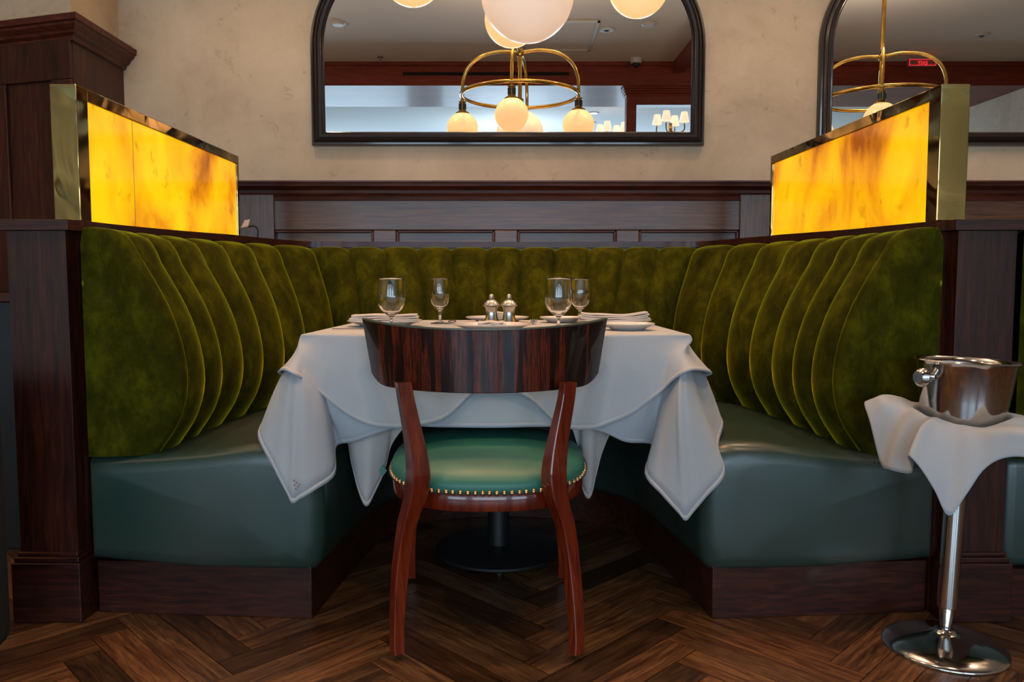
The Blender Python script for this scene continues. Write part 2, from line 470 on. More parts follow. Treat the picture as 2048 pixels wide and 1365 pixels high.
def cornice():
    prof = [(0,1.955),(.012,1.96),(.016,1.975),(.03,1.985),(.034,1.995),(.052,2.012),(.055,2.022),(.064,2.026),(.066,2.05),(0,2.052)]
    bm = nb(); ux, uy = -math.cos(ang), math.sin(ang); nx, ny = -math.sin(ang), -math.cos(ang)
    # mitre at the corner: offset lines x = ccx+d and face normal offset d
    rows = []
    rows.append([(ccx+d, YW, z) for d,z in prof])
    mit = []
    for d,z in prof:
        # intersection of x=ccx+d with line through (ccx,ccy)+n*d direction u
        X = ccx+d; t = (X-(ccx+nx*d))/ux; mit.append((X, ccy+ny*d+uy*t, z))
    rows.append(mit)
    rows.append([(ccx+nx*d+ux*3, ccy+ny*d+uy*3, z) for d,z in prof])
    grid(bm, rows)
    # lid
    return bm
struct(obj('trim_9', cornice(), 'crown', solid=.002))
struct(obj('trim_9', prism(nb(), [(ccx+.06,YW),(ccx+.06,ccy-.05),(ccx-2.9,ccy+.78),(ccx-2.9,YW+.9),(ccx,YW+.9)][:4], 2.035, 2.048), 'crown'))

# ------------------------------------------------------------ banquette (U-shaped booth)
# seams: (top point, inward unit vector) in plan
tl = [(-1.04,2.12,0),(-1.05,2.27,0),(-1.05,2.41,0),(-1.045,2.60,3),(-1.03,2.80,14),(-1.0,3.01,24),(-.95,3.19,32)]
seams = [((x,y),(math.cos(math.radians(a)),-math.sin(math.radians(a)))) for x,y,a in tl]
for k in range(12):
    x = -.855+.1486*k; y = 3.40 + (.02*(1-((k-5.5)/5.5)**2))
    dx = -(x+.035)*.105/.13; 
    if k == 0: v = (.707,-.707)
    elif k == 11: v = (-.707,-.707)
    else:
        v = (dx, -1.0); q = math.hypot(*v); v = (v[0]/q*1.0, v[1]/q)
    seams.append(((x,y),v))
tr = [(.88,3.19,32),(.95,3.01,24),(.988,2.80,14),(1.015,2.60,3),(1.02,2.41,0),(1.025,2.27,0),(1.03,2.12,0)]
seams += [((x,y),(-math.cos(math.radians(a)),-math.sin(math.radians(a)))) for x,y,a in tr]
OFF = .14
base = [Vector((p[0]-v[0]*OFF, p[1]-v[1]*OFF)) for p,v in seams]
def capz(y): return 1.094 + .030*min(1,max(0,(y-2.05)/1.0))
def ztop(y): return 1.072 + .022*min(1,max(0,(y-2.1)/1.2))
# profile: (inward offset, height as a fraction)   z = zs + f*(ztop-zs)
ZS = .452
PROF = [(.005,.965),(.03,.990),(.07,1.0),(.105,.985),(.13,.945),(.155,.87),(.19,.77),(.225,.66),(.252,.54),(.268,.42),(.272,.31),(.262,.21),(.240,.12),(.212,.05),(.19,0.0)]
pr = cr([(o,f,0) for o,f in PROF], 2)
banq = thing('banquette', 'curved booth banquette with channelled olive velvet back, dark green leather seat and mahogany surround', 'booth seat', (0,2.9,0))
def P(o):    # child keeps world coordinates
    o.matrix_parent_inverse = Matrix.Translation(-Vector(o.parent.location)) if o.parent.rotation_euler.z == 0 else o.parent.matrix_basis.inverted()
    return o
def channel(i, j):
    (p0, v0), (p1, v1) = seams[i], seams[j]
    b0, b1 = base[i], base[j]; bm = nb(); rows = []
    nu = 12
    for q in pr:
        o, f = q.x, q.y; row = []
        for k in range(nu+1):
            u = k/nu
            w = min(1, o/.03)
            b = b0.lerp(b1, u); v = Vector(v0).lerp(Vector(v1), u).normalized()
            bulge = (1-(2*u-1)**2)**.5*.030 if 0<u<1 else 0
            side = 1 if o>.05 else o/.05
            oo = o - .012 + bulge*side*(1 if f<.97 else .5)
            zt = ztop(b.y)+ .012*(1-(2*u-1)**4)*(f>.9) - .010
            z = ZS + f*(zt-ZS)
            pt = b + v*oo
            row.append((pt.x, pt.y, z))
        rows.append(row)
    grid(bm, rows)
    return bm
n = len(seams)
for i in range(n-1):
    o = obj('back_cushion', channel(i, i+1), 'velvet', banq, True); P(o)
# end cushions facing the room
def endpad(s, i):
    (p, v), b = seams[i], base[i]; bm = nb(); rows = []
    xo = s*1.158
    for q in pr:
        o, f = q.x, q.y; row = []
        w = min(1, o/.05)
        zt = ztop(p[1]) + .004
        prof = [(.97*k/12, -.055+.030*(k/12)**3) for k in range(13)]
        prof += [(1.0,-.020),(1.018,-.010),(1.024,.002),(1.015,.014),(.98,.022),(.90,.028)]
        for u, yy in prof:
            x = xo + (b.x + v[0]*(o-.004) - xo)*u
            y = p[1] + (yy*w if yy < 0 else yy)
            z = ZS + f*(zt-ZS)
            if u < .5: z -= (1-u/.5)**2*.045*(f>.8)
            row.append((x, y, z))
        rows.append(row)
    vs = grid(bm, rows)
    return bm
for s, i in ((-1,0),(1,n-1)):
    o = obj('end_cushion', endpad(s, i), 'velvet', banq, True); P(o)

# partition wall
inner = [Vector((-1.188,2.05)), Vector((-1.186,2.09))]+base+[Vector((1.183,2.09)), Vector((1.188,2.05))]
bc = cr([(p.x,p.y,0) for p in inner], 4)
def offs(pts, d):
    out = []
    for i,p in enumerate(pts):
        t = (pts[min(i+1,len(pts)-1)]-pts[max(i-1,0)]); t = Vector((t.x,t.y)).normalized()
        nrm = Vector((-t.y, t.x))         # outward (left of travel: path goes left-front -> back -> right-front)
        out.append(Vector((p.x+nrm.x*d, p.y+nrm.y*d)))
    return out
def strip(inn, out, z0, z1):
    "U shaped wall between two plan polylines"
    bm = nb(); f0 = z0 if callable(z0) else (lambda y: z0); f1 = z1 if callable(z1) else (lambda y: z1)
    rows = []
    for a, b in zip(inn, out):
        rows.append([(a[0],a[1],f0(a[1])),(a[0],a[1],f1(a[1])),(b[0],b[1],f1(b[1])),(b[0],b[1],f0(b[1]))])
    vs = grid(bm, rows, closed=True)
    bm.faces.new(vs[0]); bm.faces.new(vs[-1][::-1])
    return bm
b2 = [Vector((p.x,p.y)) for p in bc]
outer = offs(bc, .155)
outer[0] = Vector((-1.345,2.05)); outer[-1] = Vector((1.345,2.05))
for q in outer: q.y = min(q.y, 3.70)
def wallmat(o): return o
o = obj('partition', strip(b2, outer, 0, lambda y: capz(y)-.028), 'wood_v', banq, 'auto', bevel=.003); P(o)
ci = offs(bc, -.016); ce = offs(bc, .172)
ci[0] = Vector((-1.172,2.035)); ce[0] = Vector((-1.361,2.035)); ci[-1] = Vector((1.172,2.035)); ce[-1] = Vector((1.361,2.035))
for q in ce: q.y = min(q.y, 3.71)
o = obj('cap_rail', strip(ci, ce, lambda y: capz(y)-.028, capz), 'wood_h', banq, 'auto', bevel=.003); P(o)
# plinths of the two end posts, with moulded top
for s in (-1,1):
    bm = nb(); x0,x1 = sorted((s*1.175, s*1.362)); box(bm, x0,x1, 2.03,2.36, 0,.165); 
    box(bm, x0+.005,x1-.005, 2.036,2.35,.165,.18); box(bm, x0+.011,x1-.011, 2.043,2.34,.18,.192)
    o = obj('post_plinth', bm, 'wood_h', banq, bevel=.003); P(o)
# seat
Iin = [(-.520,2.075),(-.500,2.30),(-.475,2.55),(-.43,2.74),(-.33,2.88),(-.18,2.945),(-.02,2.965),(.14,2.945),(.30,2.88),(.41,2.74),(.455,2.55),(.490,2.30),(.520,2.075)]
ic = cr([(x,y,0) for x,y in Iin], 6)
# matching outer stations under the velvet
def station(i, m):
    bs = [p for p in b2 if p.y > 2.115]; u = i/(m-1); k = u*(len(bs)-1); a = int(min(k, len(bs)-2)); t = k-a
    return bs[a].lerp(bs[a+1], t)
def seat():
    bm = nb(); m = len(ic); rows = []; st_ = []
    for i, p in enumerate(ic):
        ou = station(i, m); pi = Vector((p.x,p.y))
        if i == 0: ou = Vector((-1.165,2.105))
        if i == m-1: ou = Vector((1.165,2.105))
        st_.append((pi, ou))
    def section(pi, ou, z_in, shrink=0.0, dy=0.0):
        d = (ou-pi).normalized(); r = []
        w = (ou-pi).length
        prof = [(w-.0,.16),(w-.0,.445),(w*.9,.448),(w*.7,.455),(w*.45,.470),(w*.25,z_in-.002),(w*.12,z_in-.002),(.055,z_in-.006),(.028,z_in-.016),(.010,z_in-.036),(.0,z_in-.07),(-.006,.33),(-.004,.22),(.006,.16),(.022,.138),(.05,.136),(w*.5,.136)]
        zc = .30
        for o_, z in prof:
            q = pi + d*o_
            zz = z + (zc-z)*shrink
            r.append((q.x, q.y+dy, zz))
        return r
    zi = lambda y: .492 - .014*min(1,max(0,(y-2.1)/.8))
    (p0,o0) = st_[0]
    ends = []
    for sh, dy, ins in ((.30,-.040,.10),(.14,-.037,.05),(.055,-.026,.02),(.014,-.010,.005)):
        d = (o0-p0).normalized(); ends.append(section(p0+d*ins, o0-d*ins*.2, zi(2.1), sh, dy))
    rows = ends + [section(a,b,zi(a.y)) for a,b in st_]
    (p1,o1) = st_[-1]
    for sh, dy, ins in ((.014,-.010,.005),(.055,-.026,.02),(.14,-.037,.05),(.30,-.040,.10)):
        d = (o1-p1).normalized(); rows.append(section(p1+d*ins, o1-d*ins*.2, zi(2.1), sh, dy))
    vs = grid(bm, rows, closed=True)
    for ring in (vs[0], vs[-1]):
        c_ = bm.verts.new((sum(v.co.x for v in ring)/len(ring), min(v.co.y for v in ring)-.003, .30))
        for k in range(len(ring)): bm.faces.new((ring[k], ring[(k+1)%len(ring)], c_))
    return bm
so = obj('seat', seat(), 'leather', banq, True); P(so)
# stitched seams on the seat
def stitch(pts, nm='stitching'):
    bm = nb(); path = cr(pts, 10)
    for i in range(0, len(path)-1):
        a, b = path[i], path[i+1]; m_ = max(1,int((b-a).length/.009))
        for k in range(m_):
            q0 = a.lerp(b,(k+.15)/m_); q1 = a.lerp(b,(k+.75)/m_)
            tube(bm, [q0,q1], .0011, 5)
    o = obj(nm, bm, 'thread', so); o.matrix_parent_inverse = Matrix.Translation(-Vector(banq.location)); return o
for s in (-1,1):
    stitch([(s*x,y,z) for x,y,z in ((1.02,2.085,.452),(.9,2.080,.460),(.75,2.077,.476),(.62,2.076,.487),(.56,2.076,.486))])
    stitch([(s*x,y,z) for x,y,z in ((.516,2.080,.44),(.512,2.066,.38),(.512,2.056,.30),(.514,2.06,.22),(.522,2.07,.165))])
# kick plate
kin = [(x*1.055, y+ (.0 if abs(x)>.45 else .03)) for x,y in Iin]; kin[0] = (-.552,2.055); kin[-1] = (.552,2.055)
kc = cr([(x,y,0) for x,y in kin], 5); kout = [Vector((p.x,p.y))+ (station(i,len(kc))-Vector((p.x,p.y)))*.93 for i,p in enumerate(kc)]
kout[0] = Vector((-1.165,2.10)); kout[-1] = Vector((1.165,2.10))
o = obj('kick_plate', strip([(p.x,p.y) for p in kc], kout, 0, .150), 'wood_h', banq, 'auto', bevel=.002); P(o)

# ------------------------------------------------------------ neighbouring booth to the right (edge only)
nbq = thing('banquette', 'neighbouring olive velvet and dark green leather booth at the right edge, beyond the mahogany post', 'booth seat', (2.0,2.9,0))
def nb_vel():
    bm = nb(); rows = []
    xs = [1.352 + .30*k/9 for k in range(10)]
    for q in pr:
        o_, f = q.x, q.y
        rows.append([(1.352+(o_)*1.0 if False else x, 2.12-.05*math.sin((x-1.352)/.3*PI*.5)-.0, .452+f*(1.07-.452)) for x in xs])
    return bm
def nb_pad():
    bm = nb(); rows = []
    for q in pr:
        o_, f = q.x, q.y; z = ZS+f*(1.072-ZS); row = []
        for k in range(12):
            u = k/11
            row.append((1.352+(o_)*u, 2.11-.075*(1-u**6)*min(1,o_/.05), z))
        for yy in (2.3,2.6,3.0,3.4): row.append((1.352+o_, yy, z))
        rows.append(row)
    grid(bm, rows); return bm
o = obj('end_cushion', nb_pad(), 'velvet', nbq, True); P(o)
o = obj('seat', B(1.352,2.0,2.07,3.5,.136,.455), 'leather', nbq, bevel=.035, seg=4, smooth=True); P(o)
o = obj('kick_plate', B(1.352,1.98,2.07,3.5,0,.136), 'wood_h', nbq); P(o)

# ------------------------------------------------------------ illuminated onyx screens
def screen(s, mat, label):
    t = thing('onyx_screen', label, 'lamp', (s*1.235,2.12,1.10), 0, None)
    zt = 1.466; zb = lambda y: capz(y)+.001
    Y0, Y1 = 2.12, 3.27
    xa0, xa1 = 1.184, 1.257       # front: inner face, outer face
    xb0, xb1 = 1.152, 1.222
    if s > 0: xa0, xa1, xb0, xb1 = 1.166, 1.246, 1.090, 1.160
    def X(u, k): return s*((xa0 if k==0 else xa1)*(1-u)+(xb0 if k==0 else xb1)*u)
    fw = .035
    def pan(bm, u0,u1,z0,z1,ins0=0,ins1=0):
        y0,y1 = Y0+(Y1-Y0)*u0, Y0+(Y1-Y0)*u1
        pts = [(X(u0,0)+s*ins0,y0),(X(u1,0)+s*ins0,y1),(X(u1,1)-s*ins1,y1),(X(u0,1)-s*ins1,y0)]
        prism(bm, pts, z0, z1)
    bm = nb(); e = fw/(Y1-Y0)
    pan(bm,e*1.5,1,zt-fw,zt); pan(bm,0,e*1.5,1.09,zt); pan(bm,1-e*.6,1,1.122,zt-fw+.0005)
    bmesh.ops.remove_doubles(bm, verts=bm.verts, dist=1e-5)
    for v in bm.verts:
        if v.co.z < 1.2: v.co.z = zb(v.co.y)
    o = obj('brass_frame', bm, 'brass', t, bevel=.0025); P(o)
    bm = nb(); pan(bm, e*1.2, 1-e*.4, 1.1, zt-fw*.8, .006, .006)
    for v in bm.verts:
        if v.co.z < 1.2: v.co.z = zb(v.co.y)
    o = obj('onyx_slab', bm, mat, t); P(o)
    # joint line between slabs
    bm = nb(); u = .26; pan(bm, u, u+.0015, 1.1, zt-fw, .0052, .0052)
    for v in bm.verts:
        if v.co.z < 1.2: v.co.z = zb(v.co.y)
    if s < 0:
        o = obj('slab_joint', bm, 'brass', t); P(o)
    return t
screen(-1, 'onyx_a', 'brass-framed glowing amber onyx screen on the left arm of the booth')
screen(1, 'onyx_b', 'brass-framed glowing amber onyx screen on the right arm of the booth')

# ------------------------------------------------------------ mirrors
def arch_mirror(cx, hw, zb, rad, ztop_, label):
    t = thing('wall_mirror', label, 'mirror', (cx, YW, zb), 0)
    # outline (outer) starting bottom-left clockwise
    pts = []
    pts.append((-hw, 0)); pts.append((-hw, ztop_-zb-rad))
    K = 18
    for k in range(1,K+1):
        a = PI - PI/2*k/K; pts.append((-hw+rad+rad*math.cos(a), ztop_-zb-rad+rad*math.sin(a)))
    for k in range(0,K+1):
        a = PI/2 - PI/2*k/K; pts.append((hw-rad+rad*math.cos(a), ztop_-zb-rad+rad*math.sin(a)))
    pts.append((hw,0))
    # profile across frame: (inset, projection)
    pf = [(0,.0),(0,.030),(.004,.036),(.012,.038),(.016,.032),(.020,.038),(.030,.044),(.034,.038),(.038,.042),(.050,.040),(.054,.032),(.058,.034),(.064,.028),(.066,.018),(.066,.006)]
    n_ = len(pts); nrm = []
    for i in range(n_):
        a = Vector(pts[i-1]); b = Vector(pts[i]); c = Vector(pts[(i+1)%n_])
        d1 = (b-a); d2 = (c-b)
        if d1.length<1e-6: d1 = d2
        if d2.length<1e-6: d2 = d1
        d1.normalize(); d2.normalize()
        n1 = Vector((d1.y,-d1.x)); n2 = Vector((d2.y,-d2.x)); m = (n1+n2).normalized()
        nrm.append(m/ max(.3, m.dot(n1)))
    rows = [[(p[0]+nn.x*i_, -pj, p[1]+nn.y*i_) for p,nn in zip(pts,nrm)] for i_,pj in pf]
    bm = nb(); grid(bm, rows, closed=True)
    bmesh.ops.remove_doubles(bm, verts=bm.verts, dist=1e-5)
    obj('frame', bm, 'frame', t, 'auto')
    gl = [(p[0]+nn.x*.060, p[1]+nn.y*.060) for p,nn in zip(pts,nrm)]
    bm = nb(); tilt = math.tan(math.radians(TILT))
    H_ = ztop_-zb
    f_ = [bm.verts.new((x, -.020+ (z-H_*.0)*tilt, z)) for x,z in gl]
    bmesh.ops.remove_doubles(bm, verts=bm.verts, dist=1e-5)
    bm.faces.new(bm.verts)
    obj('mirror_glass', bm, 'mirror', t)
    return t
TILT = -0.58
ml = at(627,292,YW).x; mr = at(1405,292,YW).x; mz = at(1016,293,YW).z
arch_mirror((ml+mr)/2, (mr-ml)/2, mz, .48, 2.545, 'large arched mirror in a dark moulded frame centred on the plaster wall above the booth')
m2 = at(1631,292,YW).x
arch_mirror(m2+(mr-ml)/2, (mr-ml)/2, mz-.0, .48, 2.545, 'arched mirror cut off by the right edge, behind the right onyx screen')

# ------------------------------------------------------------ chandeliers
def chandelier(loc, rz, label):
    t = thing('chandelier', label, 'chandelier', loc, rz, None)
    R = .37; zr = 2.10; zh = 2.36
    bm = nb(); tube(bm, [(R*math.cos(a),R*math.sin(a),zr) for a in [2*PI*k/64 for k in range(65)]], .0118, 12, False); obj('ring', bm, 'brass_bright', t, True)
    bm = nb(); tube(bm, [(0,0,3.0),(0,0,2.03)], .013, 12)
    lathe(bm, [(.0,-.03),(.02,-.02),(.026,0),(.02,.02),(0,.03)], 16, (0,0,zh)); lathe(bm,[(0,0),(.06,0),(.06,-.012),(.02,-.03),(0,-.03)],24,(0,0,2.999))
    lathe(bm, [(0,0),(.016,0),(.016,.05),(0,.05)], 14, (0,0,2.28)); obj('stem', bm, 'brass_bright', t, 'auto')
    for k in range(4):
        a = PI/2*k; ca, sa = math.cos(a), math.sin(a)
        path = cr([(0,0,zh),(.12*R/.37,0,zh+.012),(.24,0,zh-.01),(.325,0,zh-.07),(.362,0,zh-.15),(R,0,zr+.02),(R,0,2.03)], 6)
        bm = nb(); tube(bm, [(p.x*ca,p.x*sa,p.z) for p in path], .0105, 12); obj('arm', bm, 'brass_bright', t, True)
    for k in range(5):
        a = PI/2*k; x, y = (R*math.cos(a), R*math.sin(a)) if k<4 else (0,0)
        r = .10 if k<4 else .15; zc = 1.905 if k<4 else 1.86
        zt = zc + r
        bm = nb(); lathe(bm, [(.0,.075),(.024,.075),(.024,.068),(.019,.066),(.019,.02),(.024,.018),(.03,.012),(.042,.006),(.042,-.004),(0,-.004)], 18, (x,y,zt-.008))
        h = obj('lamp_holder', bm, 'brass_bright', t, 'auto')
        bm = nb()
        for q in range(8):
            b_ = 2*PI*q/8+.2; box(bm, x+.0195*math.cos(b_)-.005, x+.0195*math.cos(b_)+.005, y+.0195*math.sin(b_)-.005, y+.0195*math.sin(b_)+.005, zt+.016, zt+.054)
        obj('socket_grip', bm, 'black', h)
        bm = nb(); bmesh.ops.create_uvsphere(bm, u_segments=40, v_segments=24, radius=r, matrix=Matrix.Translation((x,y,zc)))
        obj('globe', bm, 'globe' if k<4 else 'globe_pale', t, True)
    return t
ch1 = chandelier((.05,2.545,0), math.radians(8), 'brass ring chandelier with opal globes over the booth table, reflected in the central mirror')
dup(ch1, (2.37,2.45,0), math.radians(24), 'brass ring chandelier with opal globes seen reflected in the right-hand mirror')

# ------------------------------------------------------------ dining table
ZT = .783
tab = thing('dining_table', 'square pedestal dining table on round black base under white cloths', 'table', (-.046,2.57,0))
def tobj(*a, **k): o = obj(*a, **k); P(o); return o
tobj('tabletop', B(-.556,.464,2.136,3.004,.745,.772), 'wood_h', tab, bevel=.006)
tobj('column', lathe(nb(), [(0,.03),(.037,.03),(.037,.72),(.10,.735),(.10,.745),(0,.745)], 32, (-.046,2.57,0)), 'black', tab, smooth='auto')
tobj('base_disc', lathe(nb(), [(0,.014),(.205,.014),(.215,.018),(.215,.026),(.20,.032),(.06,.040),(0,.040)], 64, (-.046,2.57,0)), 'black', tab, smooth='auto')
for k in range(4):
    a = PI/2*k-PI/2+.03; tobj('glide', lathe(nb(), [(0,0),(.012,0),(.012,.008),(.006,.010),(.006,.016),(0,.016)], 12, (-.046+.185*math.cos(a),2.57+.185*math.sin(a),0)), 'black', tab, smooth='auto')

# ------------------------------------------------------------ table cloths
X0, X1, YF, YB = -.572, .480, 2.120, 3.020
def make_cloth(name, cols, zt, mat, grow=0.0, thick=.002):
    "cols: (T(x,y), M or None, B) going round the table; M,B Vectors"
    cx, cy = -.046, 2.57
    T = []; Mi = []; Bo = []
    for c in cols:
        t_, m_, b_ = c
        tx = t_[0] + (grow if t_[0]>cx else -grow)*(abs(t_[0]-cx)>.5); ty = t_[1] + (grow if t_[1]>cy else -grow)*(abs(t_[1]-cy)>.4)
        Tt = Vector((tx, ty, zt)); b_ = Vector(b_)
        if m_ is None:
            m_ = Tt.lerp(b_, .45); out = Vector((tx-cx, ty-cy, 0)); out.normalize(); m_ += out*.008
        T.append(Tt); Mi.append(Vector(m_)); Bo.append(b_)
    per = 5
    Tc = cr(T, per, True); Mc = cr(Mi, per, True); Bc = cr(Bo, per, True)
    bm = nb(); rows = []
    ctr = Vector((cx,cy,zt))
    for f in (0.02,.5,.85,.97): rows.append([ctr.lerp(t_, f) for t_ in Tc])
    drop = []
    cols_ = []
    for t_, m_, b_ in zip(Tc, Mc, Bc):
        out = Vector((t_.x-cx, t_.y-cy, 0)).normalized()
        a = t_ + Vector((0,0,-.004)) + out*.005
        col = cr([t_.lerp(ctr,.012), t_+out*.001, a+out*.003+Vector((0,0,-.012)), m_, b_], 5)
        cols_.append(col)
    for r in range(len(cols_[0])): rows.append([c[r] for c in cols_])
    # rolled hem
    grid(bm, rows, closed=True)
    ob = obj(name, bm, mat, None, True, solid=thick)
    hm = nb(); hr = [[],[]]
    for c in cols_:
        d = (c[-1]-c[-2]); e_ = c[-1]; hr[0].append(e_ - d.normalized()*.013); hr[1].append(e_)
    grid(hm, hr, closed=True)
    obj('hem', hm, mat, ob, True, solid=.0042)
    return ob
A = lambda px,py,Y: at(px,py,Y)
cx = -.046
base_cols = [
 ((-.05,YF),None,A(990,856,2.105)), ((-.20,YF),None,A(890,855,2.10)), ((-.32,YF),None,A(812,853,2.11)), ((-.40,YF),None,A(775,861,2.11)),
 ((-.49,YF),A(640,775,2.085),A(712,883,2.12)), ((-.535,YF),A(655,790,2.10),A(672,894,2.14)),
 ((-.560,YF),A(640,780,2.075),A(669,950,2.07)), ((-.568,YF+.002),A(610,780,2.04),A(628,982,2.02)),
 ((-.570,YF+.004),A(602,780,2.037),A(600,999,2.004)), ((X0,YF+.006),A(592,780,2.035),A(585,1007,1.995)), ((X0,YF+.012),A(582,776,2.046),A(575,990,2.003)), ((X0,YF+.018),A(572,770,2.06),A(548,938,2.02)), ((X0,YF+.05),A(560,758,2.12),A(516,868,2.08)),
 ((X0,2.24),Vector((-.645,2.26,.66)),Vector((-.70,2.25,.525))), ((X0,2.40),None,Vector((-.635,2.42,.52))),
 ((X0,2.6),None,Vector((-.60,2.6,.52))), ((X0,2.85),None,Vector((-.61,2.85,.52))), ((X0,3.0),None,Vector((-.70,3.06,.50))),
 ((-.55,YB),None,Vector((-.62,3.12,.49))), ((-.4,YB),None,Vector((-.42,3.06,.52))), ((-.05,YB),None,Vector((-.05,3.05,.52))), ((.3,YB),None,Vector((.33,3.06,.52))),
 ((.46,YB),None,Vector((.54,3.12,.49))), ((X1,3.0),None,Vector((.60,3.06,.50))), ((X1,2.85),None,Vector((.52,2.85,.52))), ((X1,2.6),None,Vector((.51,2.6,.52))),
 ((X1,2.40),None,Vector((.55,2.42,.52))), ((X1,2.24),Vector((.57,2.26,.66)),Vector((.62,2.25,.525))),
 ((X1,YF+.05),A(1400,790,2.11),A(1436,893,2.08)), ((X1,YF+.02),A(1396,800,2.06),A(1449,950,2.03)), ((X1,YF+.006),A(1378,800,2.03),A(1412,995,2.0)),
 ((X1-.001,YF+.003),A(1368,800,2.024),A(1386,1026,1.99)), ((X1-.004,YF+.001),A(1358,800,2.02),A(1371,1042,1.985)), ((.476,YF),A(1352,800,2.034),A(1356,1026,1.993)), ((.470,YF),A(1345,800,2.05),A(1325,992,2.02)), ((.455,YF),A(1330,800,2.09),A(1290,948,2.07)),
 ((.435,YF),A(1318,790,2.11),A(1306,892,2.15)), ((.39,YF),A(1290,790,2.09),A(1250,884,2.115)), ((.28,YF),None,A(1196,862,2.11)), ((.16,YF),None,A(1110,854,2.10)),
]
cl1 = make_cloth('tablecloth', base_cols, ZT-.003, 'linen')
tag(cl1, 'white tablecloth with long pointed corners hanging over the bench fronts', 'tablecloth')
top_cols = [
 ((-.06,YF),None,A(985,772,2.09)), ((-.12,YF),None,A(945,788,2.088)), ((-.18,YF),None,A(893,836,2.085)), ((-.25,YF),None,A(840,852,2.083)), ((-.32,YF),None,A(795,857,2.082)),
 ((-.40,YF),None,A(747,853,2.08)), ((-.47,YF),None,A(700,833,2.078)), ((-.52,YF),None,A(652,797,2.076)), ((-.56,YF),A(607,715,2.075),A(612,764,2.055)),
 ((X0,YF+.004),A(594,708,2.08),A(588,750,2.03)), ((X0,YF+.03),A(590,705,2.11),A(567,741,2.06)), ((X0,YF+.09),Vector((-.618,2.20,.72)),Vector((-.668,2.19,.665))),
 ((X0,2.35),None,Vector((-.625,2.37,.62))), ((X0,2.6),None,Vector((-.615,2.6,.56))), ((X0,2.85),None,Vector((-.625,2.87,.60))), ((X0,3.0),None,Vector((-.66,3.04,.66))),
 ((-.55,YB),None,Vector((-.60,3.08,.66))), ((-.35,YB),None,Vector((-.36,3.065,.60))), ((-.05,YB),None,Vector((-.05,3.065,.56))), ((.25,YB),None,Vector((.27,3.065,.60))),
 ((.46,YB),None,Vector((.50,3.08,.66))), ((X1,3.0),None,Vector((.57,3.04,.66))), ((X1,2.85),None,Vector((.53,2.87,.60))), ((X1,2.6),None,Vector((.523,2.6,.56))),
 ((X1,2.35),None,Vector((.535,2.37,.62))), ((X1,YF+.09),Vector((.53,2.20,.72)),Vector((.575,2.19,.665))), ((X1,YF+.03),A(1374,705,2.11),A(1396,741,2.06)),
 ((X1,YF+.004),A(1368,706,2.08),A(1372,745,2.03)), ((.455,YF),A(1352,715,2.075),A(1345,762,2.055)), ((.42,YF),None,A(1322,785,2.076)), ((.36,YF),None,A(1296,805,2.078)), ((.28,YF),None,A(1262,830,2.08)),
 ((.22,YF),None,A(1220,848,2.082)), ((.16,YF),None,A(1180,860,2.083)), ((.10,YF),None,A(1120,852,2.085)), ((.03,YF),None,A(1060,800,2.088)),
]
cl2 = make_cloth('tablecloth', top_cols, ZT, 'linen', .010)
tag(cl2, 'upper white tablecloth with short curved hem laid over the longer one', 'tablecloth')
und = [
 ((-.05,YF),None,Vector((-.05,2.15,.56))), ((-.22,YF),None,Vector((-.24,2.16,.56))), ((-.28,YF),None,A(789,880,2.20)), ((-.32,YF),None,A(768,945,2.20)), ((-.35,YF),None,A(750,985,2.19)),
 ((-.38,YF),None,A(733,1013,2.18)), ((-.42,YF),None,A(718,985,2.19)), ((-.46,YF),None,A(704,930,2.20)), ((-.50,YF),None,A(694,880,2.21)), ((-.54,YF+.02),None,Vector((-.53,2.2,.56))),
 ((X0+.01,2.3),None,Vector((-.575,2.3,.56))), ((X0+.01,2.7),None,Vector((-.575,2.7,.56))), ((-.55,YB-.01),None,Vector((-.57,3.03,.56))), ((-.05,YB-.01),None,Vector((-.05,3.03,.56))),
 ((.45,YB-.01),None,Vector((.48,3.03,.56))), ((X1-.01,2.7),None,Vector((.485,2.7,.56))), ((X1-.01,2.3),None,Vector((.485,2.3,.56))), ((.44,YF+.02),None,Vector((.44,2.2,.56))),
 ((.34,YF),None,A(1240,862,2.21)), ((.30,YF),None,A(1222,866,2.20)), ((.26,YF),None,A(1204,905,2.20)), ((.235,YF),None,A(1192,950,2.20)), ((.215,YF),None,A(1180,996,2.19)), ((.19,YF),None,A(1166,980,2.20)), ((.16,YF),None,A(1158,900,2.22)), ((.10,YF),None,Vector((.13,2.17,.56))),
]
cl3 = make_cloth('tablecloth', und, ZT-.006, 'linen_warm', -.002)
tag(cl3, 'underneath white tablecloth whose narrow points hang beside the chair seat', 'tablecloth')
# woven tag and laundry mark on the hems
bm = nb(); q = [A(756,940,2.185),A(765,930,2.185),A(774,942,2.185),A(765,954,2.185)]; bm.faces.new([bm.verts.new(p) for p in q]); o = obj('hem_tag', bm, 'tag_green', cl3, solid=.001); o['label'] = 'small green tag'
bm = nb()
for (px,py) in ((588,962),(593,966),(589,971),(596,974),(592,979),(599,969)):
    c_ = A(px,py,1.985); 
    bmesh.ops.create_uvsphere(bm, u_segments=8, v_segments=6, radius=.0028, matrix=Matrix.Translation(c_)@Matrix.Diagonal((1,.25,.8,1)))
obj('laundry_mark', bm, 'ink', cl1)

